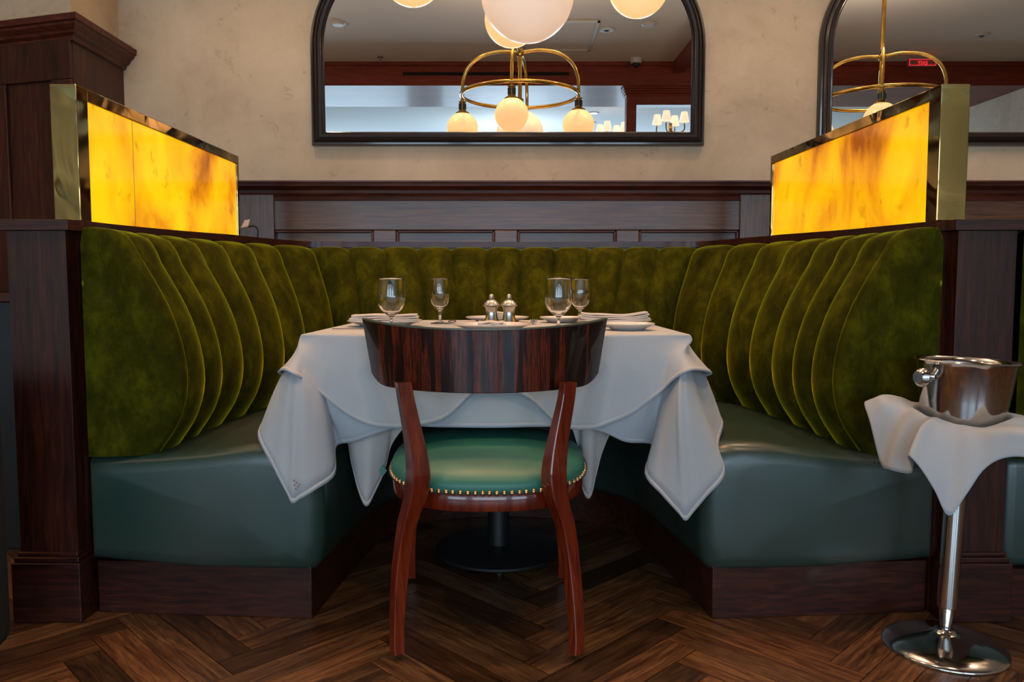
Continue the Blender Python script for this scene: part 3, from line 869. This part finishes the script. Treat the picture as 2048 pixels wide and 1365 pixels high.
# ------------------------------------------------------------ tableware
def wine_glass(bowl, rim, stem, H, label, loc):
    t = thing('wine_glass', label, 'glass', loc)
    hb = stem
    pr_out = [(0,0),(.034,.0),(.034,.0015),(.012,.006),(.0055,.014),(.0045,hb*.7),(.006,hb-.004),(bowl*.45,hb+.008),(bowl*.82,hb+.026),(bowl,hb+.055),(bowl*.99,hb+.075),(rim,H)]
    bowl_in = [(rim-.0010,H),(bowl*.99-.0014,hb+.075),(bowl-.0014,hb+.055),(bowl*.82-.0014,hb+.0275),(bowl*.45-.001,hb+.0105),(0,hb+.004)]
    pts = cr([(r,z,0) for r,z in pr_out[6:]],5); prof = [(r,z) for r,z in pr_out[:6]]+[(p.x,p.y) for p in pts]
    pts = cr([(r,z,0) for r,z in bowl_in],5); prof += [(max(0,p.x),p.y) for p in pts]
    obj('bowl', lathe(nb(), prof, 40), 'glass', t, True)
    return t
ZC = ZT+.002
gl = [((783,2.40),.044,.0385,.040,.160,'large wine glass at the left of the table, in front of the folded napkin'),
      ((880,2.75),.0385,.034,.050,.162,'smaller footed water glass standing left of the pepper mills'),
      ((1117,2.40),.0445,.039,.040,.160,'large wine glass right of the mills, in front of another glass'),
      ((1160,2.76),.040,.034,.050,.160,'footed water glass partly hidden behind the large right wine glass')]
for (px,Y),b_,r_,s_,H_,lb in gl:
    wine_glass(b_, r_, s_, H_, lb, (at(px,640,Y).x, Y, ZC))
def plate(r, label, loc, h=.02):
    bm = nb(); lathe(bm, [(0,.004),(r*.5,.004),(r*.62,.006),(r*.70,.012),(r*.98,h),(r,h+.001),(r,h-.002),(r*.72,.007),(r*.60,.0),(0,.0)], 64)
    o = obj('plate', bm, 'china', None, 'auto'); o.location = loc; tag(o, label, 'plate'); return o
def folded_napkin(w, d, h, label, loc, rz=0, nl=4, curl=.0):
    bm = nb(); rows = []
    # stacked folded layers, rolled along x
    for L_ in range(nl):
        z0 = L_*h/nl; z1 = (L_+1)*h/nl-.0006; sh = random.uniform(-.004,.004); ins = .006*L_
        rr = (z1-z0)/2; prof = []
        for k in range(9):
            a = -PI/2+PI*k/8; prof.append((d/2-ins-rr+rr*math.cos(a), z0+rr+rr*math.sin(a)))
        for k in range(9):
            a = PI/2+PI*k/8; prof.append((-d/2+rr+rr*math.cos(a), z0+rr+rr*math.sin(a)))
        g = []
        for k in range(13):
            u = -1+2*k/12; x = u*(w/2-ins*.4)+sh
            dz = curl*(u*u) + .0015*math.sin(u*5+L_)
            g.append([(x,y,z+dz) for y,z in prof])
        vs = grid(bm, g, closed=True); bm.faces.new(vs[0]); bm.faces.new(vs[-1][::-1])
    o = obj('napkin', bm, 'linen_warm', None, 'auto'); o.location = loc; o.rotation_euler = (0,0,rz); tag(o, label, 'napkin'); return o
plate(.125, 'white plate carrying a folded napkin at the left end of the table', (-.425,2.56,ZC))
folded_napkin(.225,.10,.026,'folded white napkin on the plate at the left end of the table',(-.425,2.56,ZC+.0150),.05)
plate(.118, 'white plate behind the two mills at the far side of the table', (-.055,2.86,ZC))
folded_napkin(.10,.10,.026,'folded white napkin standing behind the two mills',(-.045,2.86,ZC+.0125),0)
plate(.125, 'white plate carrying a folded napkin at the right end of the table', (.352,2.62,ZC))
folded_napkin(.235,.10,.024,'folded white napkin with curled ends on the right plate',(.347,2.62,ZC+.0150),-.03, 4, .008)
plate(.082, 'small side plate near the right front corner of the table', (.355,2.34,ZC))
plate(.082, 'small side plate behind the right wine glasses', (.185,2.84,ZC))
plate(.12, 'white plate just behind the chair back, under a low napkin', (-.06,2.31,ZC))
folded_napkin(.085,.11,.016,'low folded white napkin peeking over the middle of the chair back',(-.06,2.31,ZC+.0125),0,3)
def mill(label, x, y):
    t = thing('pepper_mill', label, 'mill', (x,y,ZC))
    pp = cr([(.0255,.0,0),(.0265,.004,0),(.0255,.012,0),(.0205,.030,0),(.0185,.046,0),(.0215,.062,0),(.0245,.066,0)],4)
    bm = nb(); lathe(bm, [(0,0)]+[(p.x,p.y) for p in pp]+[(0,.066)], 32); obj('body', bm, 'steel_soft', t, 'auto')
    pp = cr([(.0275,.067,0),(.029,.070,0),(.0275,.074,0),(.020,.083,0),(.010,.089,0),(.005,.091,0)],4)
    bm = nb(); lathe(bm, [(0,.0665)]+[(p.x,p.y) for p in pp]+[(0,.092)], 32); obj('cap', bm, 'steel_soft', t, 'auto')
    bm = nb(); bmesh.ops.create_uvsphere(bm, u_segments=20, v_segments=12, radius=.0088, matrix=Matrix.Translation((0,0,.099))); obj('knob', bm, 'steel_soft', t, True)
    return t
mx1 = at(983,620,2.58).x; mx2 = at(1018,620,2.58).x
mill('left one of the two brushed steel salt and pepper mills', mx1, 2.58)
mill('right one of the two brushed steel salt and pepper mills', mx2, 2.58)
def fork(label, x, y, rz):
    t = nb()
    box(t, -.004,.004,-.13,.0,.004,.007)
    path = cr([(0,0,.006),(0,.02,.003),(0,.04,.006),(0,.075,.014)],4)
    for s in (-1,1): pass
    rows = [[(w*sx, p.y, p.z) for sx in (-1,-.3,.3,1)] for p,w in zip(path[:7],[.004,.006,.009,.0115,.012,.012,.012])]
    grid(t, rows)
    for k in range(4):
        xx = -.0105+.007*k; tube(t, [(xx,p.y,p.z) for p in path[6:]], .0013, 6)
    o = obj('fork', t, 'steel', None, 'auto', solid=.0015); o.location=(x,y,ZC+.003); o.rotation_euler=(0,0,rz); tag(o,label,'fork'); return o
fork('steel fork with its tines showing between mills and right wine glass', at(1067,640,2.70).x, 2.74, PI)
bm = nb(); box(bm, -.012,.10,-.007,.007,.001,.0035); box(bm, .10,.19,-.0045,.0045,.001,.006)
o = obj('table_knife', bm, 'steel', None, bevel=.001); o.location = (at(672,660,2.36).x,2.36,ZC); tag(o,'steel table knife lying at the left front corner of the table','knife')
bm = nb(); bmesh.ops.create_uvsphere(bm,u_segments=20,v_segments=10,radius=.016,matrix=Matrix.Translation((0,0,.006))@Matrix.Diagonal((1,1.4,.3,1))); tube(bm,[(0,.02,.005),(0,.07,.009),(0,.13,.005)],.0025,8)
o = obj('spoon', bm, 'steel', None, True); o.location = (at(906,640,2.8).x,2.76,ZC+.0005); tag(o,'small steel spoon right of the left water glass','spoon')

# ------------------------------------------------------------ chair
chx = -.066
chair = thing('dining_chair', 'polished mahogany dining chair with curved macassar back and green leather seat', 'chair', (chx,2.0,0))
def cobj(*a, **k): return tobj(*a, **k)
def legsweep(path, ws, ds, rot, ch=.25):
    pts = cr([Vector(p) for p in path], 5); wv = cr([(w,0,0) for w in ws],5); dv = cr([(d,0,0) for d in ds],5)
    bm = nb(); rows = []
    for i,p in enumerate(pts):
        t = i/(len(pts)-1); a = rot[0]+(rot[1]-rot[0])*t
        w, d = wv[i].x/2, dv[i].x/2; c_ = min(w,d)*ch; ca, sa = math.cos(a), math.sin(a)
        sec = [(-w+c_,-d),(w-c_,-d),(w,-d+c_),(w,d-c_),(w-c_,d),(-w+c_,d),(-w,d-c_),(-w,-d+c_)]
        rows.append([(p.x+x*ca-y*sa, p.y+x*sa+y*ca, p.z) for x,y in sec])
    vs = grid(bm, rows, closed=True); bm.faces.new(vs[0]); bm.faces.new(vs[-1][::-1])
    return bm
def rearleg(s):
    L_ = [(806,765,1.885),(812,800,1.885),(826,870,1.878),(834,920,1.872),(836,958,1.868),(829,1000,1.868),(814,1050,1.872),(803,1120,1.868),(796,1200,1.852),(794,1270,1.835),(795,1306,1.826)]
    Rr = [(1136,765,1.885),(1132,800,1.885),(1118,870,1.878),(1110,920,1.872),(1108,958,1.868),(1114,1000,1.868),(1130,1050,1.872),(1141,1120,1.868),(1149,1200,1.852),(1153,1270,1.835),(1152,1306,1.826)]
    src = L_ if s<0 else Rr
    return [at(*p) for p in src]
for s in (-1,1):
    path = rearleg(s)
    bm = legsweep(path, [.036,.037,.041,.046,.048,.044,.038,.034,.031,.028,.027],[.026,.028,.036,.044,.048,.046,.040,.036,.033,.030,.028],[s*-.5,s*-.62] if s<0 else [.5,.62], .12)
    lg = cobj('leg', bm, 'chair_wood', chair, smooth='auto')
    e = path[-1]
    g = obj('glide', lathe(nb(), [(0,0),(.009,0),(.009,max(.004,e.z+.002)),(0,max(.004,e.z+.002))], 14, (e.x,e.y,0)), 'steel_soft', lg, 'auto'); g.matrix_parent_inverse = Matrix.Translation(-Vector(chair.location))
for s in (-1,1):
    xb = at(824 if s<0 else 1124,1150,2.33).x
    xt = xb - s*.012
    path = [(xt,2.29,.40),(xt,2.29,.33),(xt+s*.004,2.30,.22),(xb,2.32,.10),(xb,2.335,.01)]
    lg = cobj('leg', legsweep(path,[.038,.036,.032,.028,.025],[.038,.036,.032,.028,.025],[0,0],.15), 'chair_wood', chair, smooth='auto')
    g = obj('glide', lathe(nb(), [(0,0),(.009,0),(.009,.012),(0,.012)], 14, (xb,2.335,0)), 'steel_soft', lg, 'auto'); g.matrix_parent_inverse = Matrix.Translation(-Vector(chair.location))
# seat rail outline: rounded superellipse in plan, raked up to the front
SC = (chx, 2.122)
def seatpt(a, g=0.0, ex=2.5):
    ca, sa = math.cos(a), math.sin(a); rx, ry = .262+g, .235+g
    r = 1/((abs(ca)**ex+abs(sa)**ex)**(1/ex))
    return (SC[0]+rx*r*ca, SC[1]+ry*r*sa)
def seatz(y): return .392 + .045*(y-1.87)/.47
NS = 72
def ringrow(g, dz): return [(lambda p: (p[0],p[1],seatz(p[1])+dz))(seatpt(2*PI*k/NS, g)) for k in range(NS)]
bm = nb()
vs = grid(bm, [ringrow(-.03,-.042), ringrow(0,-.042), ringrow(.002,-.038), ringrow(.002,-.006), ringrow(-.001,0), ringrow(-.03,.0)], closed=True)
cobj('seat_rail', bm, 'chair_wood', chair, smooth='auto')
bm = nb()
rows = [ringrow(-.004,-.002), ringrow(.002,.004), ringrow(.006,.018), ringrow(.002,.032), ringrow(-.010,.044), ringrow(-.035,.055), ringrow(-.08,.064), ringrow(-.14,.074), ringrow(-.20,.078)]
vs = grid(bm, rows, closed=True); bm.faces.new(vs[-1])
cobj('seat', bm, 'seat_leather', chair, smooth=True)
nm = None
NN = 112; done = 0
me0 = None
per = []; acc = [0]; pts_ = [Vector(seatpt(2*PI*k/720, .006)) for k in range(721)]
for a_, b_ in zip(pts_, pts_[1:]): acc.append(acc[-1]+(b_-a_).length)
cnt = 90
for k in range(cnt):
    tgt = acc[-1]*k/cnt
    j = next(i for i,v in enumerate(acc) if v >= tgt)
    p = pts_[min(j,719)]
    if me0 is None:
        bm = nb(); bmesh.ops.create_uvsphere(bm, u_segments=12, v_segments=8, radius=.0068, matrix=Matrix.Diagonal((1,1,1,1)))
        o = obj('nail_head', bm, 'nail', chair, True); me0 = o
    else:
        o = me0.copy(); COL.objects.link(o); o.parent = chair
    o.location = (p.x-chx, p.y-2.0, seatz(p.y)+.0075)
# backrest
def backpt(u, t, off):
    "u -1..1 across, t 0 bottom..1 top, off = distance towards the table"
    hw = .322+.023*t
    # round the lower corners
    zb = .655 + .028*max(0,(abs(u)-.80)/.20)**2.2 + .004*u*u
    zt = .811 + .020*abs(u)**2.2
    z = zb+(zt-zb)*t
    y = 1.862 - .008*t + .165*abs(u)**2.1 + .02*(1-t)*0 + off*(1-.25*u*u)
    x = chx - .006 + hw*u*(1-.06*abs(u)**3) - off*.55*u
    return (x, y, z)
def slab(o0, o1, t0=0, t1=1, rnd=0):
    bm = nb(); U = [-1+2*k/48 for k in range(49)]; Tn = [t0+(t1-t0)*k/6 for k in range(7)]
    rows = []
    for u in U:
        row = [backpt(u,t,o0) for t in Tn] + [backpt(u,t,o1) for t in Tn[::-1]]
        rows.append(row)
    vs = grid(bm, rows, closed=True); bm.faces.new(vs[0]); bm.faces.new(vs[-1][::-1]); return bm
cobj('backrest', slab(0,.016), 'veneer', chair, smooth='auto', bevel=.002)
cobj('back_pad', slab(.0165,.036,.02,1.0), 'seat_leather', chair, smooth='auto', bevel=.004)
bm = nb(); 
rows = []
for k in range(49):
    u = -1+2*k/48; a_ = Vector(backpt(u,1,0)); b_ = Vector(backpt(u,1,.018)); rows.append([a_+Vector((0,0,-.0005)), a_+Vector((0,0,.003)), b_+Vector((0,0,.003)), b_+Vector((0,0,-.0005))])
vs = grid(bm, rows, closed=True); bm.faces.new(vs[0]); bm.faces.new(vs[-1][::-1])
o = cobj('back_edging', bm, 'edging', chair, smooth='auto')

# ------------------------------------------------------------ ice bucket stand
lean = math.radians(1.8)
SB = Vector((1.098,1.885,0))
stand = thing('bucket_stand', 'polished steel floor stand with domed round base holding the wine bucket', 'stand', SB)
bp = cr([(.143,.0,0),(.145,.006,0),(.137,.014,0),(.115,.024,0),(.075,.034,0),(.035,.042,0),(.022,.052,0)],4)
obj('base', lathe(nb(), [(0,.002)]+[(p.x,p.y) for p in bp]+[(0,.053)], 64), 'steel', stand, True)
pole = obj('pole', lathe(nb(), [(0,0),(.011,0),(.013,.014),(.018,.045),(.021,.06),(.0235,.062),(.0235,.43),(.02,.45),(.02,.47),(0,.47)], 32, (0,0,.048)), 'steel', stand, 'auto')
pole.rotation_euler = (0, lean, 0)
rm = nb(); tube(rm, [(.092*math.cos(2*PI*k/40), .092*math.sin(2*PI*k/40), .0) for k in range(41)], .005, 8, False)
for k in range(3):
    a = 2*PI*k/3+.4; tube(rm, [(.0,.0,-.055),(.06*math.cos(a),.06*math.sin(a),-.04),(.092*math.cos(a),.092*math.sin(a),0)], .005, 8)
rg = obj('holder_ring', rm, 'steel', stand, True); rg.location = (math.tan(lean)*.535,0,.535); rg.rotation_euler = (0,lean,0)
bx = SB + Vector((math.tan(lean)*.51+.003,0,.505))
bkt = thing('ice_bucket', 'polished steel wine bucket with round knob handles on the floor stand', 'bucket', bx); bkt.rotation_euler = (math.radians(0), lean*1.0, 0)
prf = [(0,.0),(.074,.0),(.082,.006),(.0855,.03),(.0985,.13),(.110,.218),(.116,.225),(.1185,.228),(.1165,.231),(.111,.227),(.107,.217),(.0965,.13),(.083,.03),(.076,.01),(0,.008)]
obj('bucket_body', lathe(nb(), prf, 72), 'steel', bkt, 'auto')
for a in (math.radians(197), math.radians(17)):
    kb = nb(); pts = [(0,.018),(.012,.018),(.018,.013),(.02,.006),(.016,.0),(.008,-.004),(.0065,-.014),(.010,-.022),(.019,-.024),(.019,-.028),(0,-.028)]
    lathe(kb, [(r_*1.2,z_*1.15) for r_,z_ in pts], 24); 
    o = obj('knob_handle', kb, 'steel', bkt, 'auto'); r = .127
    o.location = (r*math.cos(a), r*math.sin(a), .188); o.rotation_euler = Vector((math.cos(a),math.sin(a),0)).to_track_quat('Z','Y').to_euler()
# napkin draped round the bucket
NC = SB + Vector((math.tan(lean)*.60,0,0))
def npt(deg, r, z): a = math.radians(deg-90); return Vector((NC.x+r*math.cos(a), NC.y+r*math.sin(a), z))
# (angle, [ (r,z) outward ... ]) angle 0 faces the room (-y), negative = left
ncols = [
 (-35,  .112,.618, .150,.575, .212,.395), (-26, .112,.618, .150,.585, .200,.445), (-16, .112,.616, .150,.595, .185,.500), (-6, .112,.616, .170,.605, .192,.530), (4, .112,.620, .195,.612, .215,.540),
 (13, .112,.624, .200,.610, .232,.525), (22, .112,.628, .165,.595, .180,.500), (30,.112,.630,.150,.585,.165,.505), (48,.112,.632,.160,.600,.190,.500), (70,.112,.630,.175,.600,.215,.485), (95,.112,.630,.19,.600,.22,.50), (120,.112,.630,.16,.6,.17,.55),
 (160,.112,.64,.13,.6,.14,.52), (200,.112,.64,.13,.61,.145,.52), (225,.112,.645,.14,.63,.17,.57), (240,.112,.645,.17,.640,.218,.615), (252,.112,.642,.17,.625,.205,.565),
 (262,.112,.640,.15,.600,.185,.47), (276,.112,.636,.15,.590,.185,.465), (288,.112,.630,.135,.585,.160,.462), (295,.112,.628,.140,.590,.170,.478), (302,.112,.630,.170,.605,.225,.522), (309,.112,.626,.158,.592,.222,.498), (317,.112,.622,.150,.582,.216,.450)]
bm = nb(); cols_ = []
inn = []
for c_ in ncols:
    dg, r0,z0,r1,z1,r2,z2 = c_; z0 -= .032; z1 -= .016 if z2<.56 else .004; r0 += .001; inn.append((npt(dg,r0-.012,z0-.03), npt(dg,r0-.008,z0-.005), npt(dg,r0+.006,z0+.004), npt(dg,r1,z1), npt(dg,(r1+r2)/2+.004,(z1+z2)/2), npt(dg,r2,z2)))
K = list(zip(*inn)); sm = [cr(list(k_), 6, True) for k_ in K]
for i in range(len(sm[0])): cols_.append(cr([s_[i] for s_ in sm], 4))
grid(bm, [[c_[r] for c_ in cols_] for r in range(len(cols_[0]))], closed=True)
nk = obj('napkin', bm, 'linen', None, True, solid=.0018)
tag(nk, 'white napkin draped around the steel wine bucket at the right', 'napkin')

# ------------------------------------------------------------ left edge: sideboard and armchair
sb = thing('sideboard', 'dark sideboard ledge showing at the left edge behind the booth post', 'sideboard', (-2.2,2.75,0))
o = obj('worktop', B(-2.6,-1.55,2.6,3.1,.865,.895), 'wood_h', sb, bevel=.004); P(o)
o = obj('body', B(-2.58,-1.57,2.62,3.1,0,.865), 'black', sb, bevel=.003); P(o)
ac = thing('armchair', 'charcoal upholstered armchair cut off by the left edge, close to the camera', 'armchair', (-1.5,1.6,0))
o = obj('back', B(-1.80,-1.232,1.74,1.86,.03,.70), 'grey_fabric', ac, bevel=.05, seg=5, smooth=True); P(o)
o = obj('seat', B(-1.78,-1.26,1.30,1.75,.28,.44), 'grey_fabric', ac, bevel=.04, seg=4, smooth=True); P(o)
for x in (-1.75,-1.30):
    for y in (1.34,1.80):
        o = obj('leg', lathe(nb(), [(0,0),(.014,0),(.020,.30),(0,.30)], 12, (x,y,0)), 'black', ac, True); P(o)
# paper tag on a black wire behind the booth
tg = thing('paper_tag', 'small pinkish paper tag on a curled black cable beside the left onyx screen', 'tag', at(512,478,3.40))
p0 = at(512,480,3.4)
bm = nb(); tube(bm, cr([p0+Vector((0,0,-.02)), at(516,462,3.4), at(508,452,3.4), at(497,454,3.4)],6), .004, 8); o = obj('cable', bm, 'black', tg, True); P(o)
bm = nb(); q = [at(482,456,3.39),at(496,453,3.39),at(500,439,3.41),at(489,441,3.41)]; bm.faces.new([bm.verts.new(p) for p in q]); o = obj('tag', bm, 'paper', tg, solid=.0008); P(o)

# ------------------------------------------------------------ ceiling fittings seen in the mirrors
def virt(px, py, z):
    "real point at height z whose mirror image is seen at px,py"
    v = (682.5-py)/F; a = (px-1024)/F
    rx, ry, rz = a, cP+v*sP, v*cP-sP
    # reflect at plane y=YW-.02 tilted slightly
    tt = (YW-.02)/ry; hit = Vector((rx,ry,rz))*tt + Vector((0,0,CAMH))
    th = math.radians(TILT); nrm = Vector((0,-math.cos(th), math.sin(th)))
    d = Vector((rx,ry,rz)).normalized(); d = d-2*d.dot(nrm)*nrm
    s_ = (z-hit.z)/d.z
    return hit+d*s_
def fitting(name, prof, mat, px, py, z, label, cat, dark=None):
    p = virt(px, py, z); t = thing(name, label, cat, p)
    obj('housing', lathe(nb(), prof, 32), mat, t, 'auto')
    if dark: obj(dark[0], lathe(nb(), dark[1], 24), dark[2], t, 'auto')
    return t
disc = [(0,0),(.055,0),(.06,-.008),(.045,-.022),(0,-.024)]
fitting('smoke_detector', disc, 'plastic', 677, 46, 3.0, 'white smoke detector reflected at the upper left of the central mirror', 'smoke detector')
fitting('smoke_detector', disc, 'plastic', 1297, 48, 3.0, 'white smoke detector reflected below the right globe in the central mirror', 'smoke detector')
ring = [(.03,-.001),(.03,-.006),(.06,-.006),(.062,0),(.03,0)]
hole = ('lens', [(0,-.002),(.03,-.002),(.03,-.006),(0,-.004)], 'blackhole')
fitting('downlight', [(0,0),(.062,0),(.06,-.008),(.028,-.010),(0,-.008)], 'plastic', 1213, 60, 3.0, 'round recessed ceiling downlight reflected beside the square hatch', 'downlight', ('lens',[(0,-.0105),(.02,-.0115),(.02,-.0085),(0,-.0085)],'blackhole'))
fitting('downlight', [(0,0),(.062,0),(.06,-.008),(.028,-.010),(0,-.008)], 'plastic', 1962, 71, 3.0, 'round recessed ceiling downlight reflected in the right mirror', 'downlight', ('lens',[(0,-.0105),(.02,-.0115),(.02,-.0085),(0,-.0085)],'blackhole'))
fitting('sprinkler', [(0,0),(.03,0),(.03,-.006),(.012,-.01),(.012,-.03),(0,-.03)], 'steel', 761, 114, 3.0, 'tiny ceiling sprinkler reflected just above the mahogany soffit', 'sprinkler')
cm = virt(1268,124,3.0); cm.y = max(cm.y,.05)
t = thing('security_camera', 'white dome security camera reflected at the right of the central mirror', 'security camera', cm)
obj('housing', lathe(nb(), [(0,0),(.055,0),(.055,-.03),(.045,-.045),(.0,-.05)], 32), 'plastic', t, 'auto')
bm = nb(); bmesh.ops.create_uvsphere(bm, u_segments=24, v_segments=14, radius=.036, matrix=Matrix.Translation((0,0,-.05))); obj('dome', bm, 'black', t, True)
# access hatch
h0, h1 = virt(1080,101,2.997), virt(1176,101,2.997); h2 = virt(1200,43,2.997)
t = thing('ceiling_hatch', 'square ceiling access hatch with raised white edge reflected in the central mirror', 'hatch', ((h0.x+h2.x)/2,(h0.y+h2.y)/2,3.0))
bm = nb(); xa, xb_ = h2.x-.60, h2.x; ya, yb = sorted((h0.y,h2.y))
for a in ((xa,xb_,ya,ya+.02),(xa,xb_,yb-.02,yb),(xa,xa+.02,ya,yb),(xb_-.02,xb_,ya,yb)): box(bm, *a, 2.988, 3.0)
o = obj('hatch_frame', bm, 'white_trim', t); P(o)
o = obj('hatch_panel', B(xa+.02,xb_-.02,ya+.02,yb-.02,2.994,3.0), 'ceiling', t); P(o)
# exit sign
e = virt(1842,127,2.93); 
t = thing('exit_sign', 'red lit exit sign reflected in the right-hand mirror near the ceiling', 'sign', (e.x,e.y,2.90))
obj('sign_box', B(-.13,.13,-.02,.02,0,.065), 'exit_body', t, bevel=.004)
bm = nb()
for a in ((-.125,.125,.004,.008),(-.125,.125,.057,.061),(-.125,-.121,.004,.061),(.121,.125,.004,.061)): box(bm, a[0],a[1],.0205,.024,a[2],a[3])
obj('lit_border', bm, 'exit', t)
cu = bpy.data.curves.new('letters','FONT'); cu.body = 'EXIT'; cu.size = .045; cu.extrude = .002; cu.align_x='CENTER'; cu.materials.append(M['exit'])
tmp = bpy.data.objects.new('letters_curve', cu); COL.objects.link(tmp); dg_ = bpy.context.evaluated_depsgraph_get(); me_ = bpy.data.meshes.new_from_object(tmp.evaluated_get(dg_)); bpy.data.objects.remove(tmp); tx = bpy.data.objects.new('letters', me_); COL.objects.link(tx); tx.parent = t; tx.location = (0,.022,.012); tx.rotation_euler = (PI/2,0,PI)
# far downlights lit
for px,py,lb in ((1187,226,'small lit downlight in the far ceiling, upper one in the central mirror'),(1181,245,'small lit downlight in the far ceiling, lower one in the central mirror')):
    p = virt(px,py,3.0); tt = thing('downlight', lb, 'downlight', p)
    obj('trim_ring', lathe(nb(), [(0,0),(.07,0),(.07,-.008),(0,-.008)], 24), 'plastic', tt, 'auto'); obj('lens', lathe(nb(), [(0,-.009),(.05,-.009),(.05,-.006),(0,-.006)], 24), 'down', tt, 'auto')
# mahogany pier and cornice beyond the soffit (right part of the central mirror)
q0 = virt(1250,180,2.79); 
yq = -.66
def virtY(px, py, y):
    v = (682.5-py)/F; a = (px-1024)/F; rx, ry, rz = a, cP+v*sP, v*cP-sP
    tt = (YW-.02)/ry; hit = Vector((rx,ry,rz))*tt + Vector((0,0,CAMH)); th = math.radians(TILT); nrm = Vector((0,-math.cos(th), math.sin(th)))
    d = Vector((rx,ry,rz)).normalized(); d = d-2*d.dot(nrm)*nrm; s_ = (y-hit.y)/d.y; return hit+d*s_
ypier = -.15
pa = virtY(1253,200,ypier); pb_ = virtY(1273,200,ypier); pc = virtY(1400,200,ypier)
zt_, zm_, zl_ = virtY(1260,172,ypier).z, virtY(1260,190,ypier).z, virtY(1260,210,ypier).z
bm = nb(); box(bm, pa.x, pb_.x, ypier-.12, ypier, 0, 2.78); box(bm, pb_.x-.001, pc.x+1.2, ypier-.12, ypier, zl_, 2.78)
struct(obj('trim_10', bm, 'beam', bevel=.003))
bm = nb()
for k,(dz,pj) in enumerate(((0,.07),(.02,.055),(.04,.04),(.06,.02))): box(bm, pa.x-pj*.6, pc.x+1.2, ypier-.12, ypier+pj, 2.778-dz-.02, 2.778-dz)
struct(obj('trim_11', bm, 'beam', bevel=.006))
# cross beam and its crown at the right end of the soffit
ca_ = virt(1345,127,2.995)
bm = nb(); box(bm, ca_.x, ca_.x+.10, -.08, 2.6, 2.90, 3.0); box(bm, ca_.x+.10, ca_.x+.14,-.08,2.6,2.94,3.0); struct(obj('trim_12', bm, 'beam', bevel=.004))
# wall lamps with fabric shades
def sconce(px, py, Y, label):
    p = virtY(px,py,Y); t = thing('wall_lamp', label, 'lamp', p)
    bm = nb(); tube(bm,[(0,0,-.16),(0,0,-.02)],.02,10); obj('stem', bm, 'brass_bright', t, True)
    for k in range(4):
        a = PI/2*k+.5; x,y = .16*math.cos(a), .16*math.sin(a)
        bm = nb(); tube(bm, cr([(0,0,-.1),(x*.5,y*.5,-.14),(x,y,-.11),(x,y,-.03)],5), .008, 8); ar = obj('arm', bm, 'brass_bright', t, True)
        bm = nb(); lathe(bm, [(.055,-.02),(.035,.09)], 24, (x,y,0)); obj('lampshade', bm, 'shade', t, True, solid=.001)
    return t
sconce(1341,243,-1.5,'brass lamp with four small white shades reflected at the lower right of the central mirror')
sconce(1224,262,-2.2,'lamp with small white shades reflected low in the mirror, left of the mahogany pier')

# ------------------------------------------------------------ lighting
def area(name, loc, rot, sx, sy, power, col, vis=True):
    l = bpy.data.lights.new(name,'AREA'); l.shape='RECTANGLE'; l.size=sx; l.size_y=sy; l.energy=power; l.color=col
    o = bpy.data.objects.new(name,l); COL.objects.link(o); o.location=loc; o.rotation_euler=rot; return o
for i_,x_ in enumerate((-3.0,0,3.0)):
    area('daylight_window_%d'%(i_+1), (x_,-6.0,1.65), (PI/2,0,0), 2.4, 2.1, 105, (.58,.80,1))
def lamp(name, loc, power, col, r=.08):
    l = bpy.data.lights.new(name,'POINT'); l.energy=power; l.color=col; l.shadow_soft_size=r
    o = bpy.data.objects.new(name,l); COL.objects.link(o); o.location=loc; return o
def spot(name, loc, power, col, size=80, blend=.6, rot=(0,0,0)):
    l = bpy.data.lights.new(name,'SPOT'); l.energy=power; l.color=col; l.spot_size=math.radians(size); l.spot_blend=blend; l.shadow_soft_size=.06
    o = bpy.data.objects.new(name,l); COL.objects.link(o); o.location=loc; o.rotation_euler=rot; return o
for i,(x,y) in enumerate(((-1.2,1.2),(1.2,1.2),(-2.6,2.2),(2.6,2.2),(-1.2,3.0),(1.25,3.0),(0,1.0))):
    spot('ceiling_spot_%d'%i, (x,y,2.95), 34, (1,.70,.42), 120, .8)
for i,(x,y) in enumerate(((-.45,2.45),(.40,2.45),(-.25,3.0),(.22,3.0))):
    spot('table_fill_spot_%d'%i, (x,y,2.95), 58, (1,.48,.22), 62, .7)  # added spots without fittings, warming the table top for the chandelier
def disc(name, loc, power, col, size=.5):
    l = bpy.data.lights.new(name,'AREA'); l.shape='DISK'; l.size=size; l.energy=power; l.color=col
    o = bpy.data.objects.new(name,l); COL.objects.link(o); o.location=loc; o.rotation_euler=(PI,0,0); return o
disc('ceiling_fill', (.05,2.545,2.40), 16, (1,.78,.58)); disc('ceiling_fill', (2.42,2.45,2.40), 16, (1,.78,.58))  # upward discs added at the two chandeliers to brighten the ceiling
disc('ceiling_fill', (-2.6,2.0,2.40), 16, (1,.78,.58)); disc('far_ceiling_fill', (0,-3.2,2.2), 12, (.8,.9,1), 1.0)  # added fills with no lamp there, brightening the left and far ceiling
w = bpy.data.worlds.new('world'); C.world = w; w.use_nodes = True
w.node_tree.nodes['Background'].inputs['Color'].default_value = (.65,.8,1,1); w.node_tree.nodes['Background'].inputs['Strength'].default_value = .6
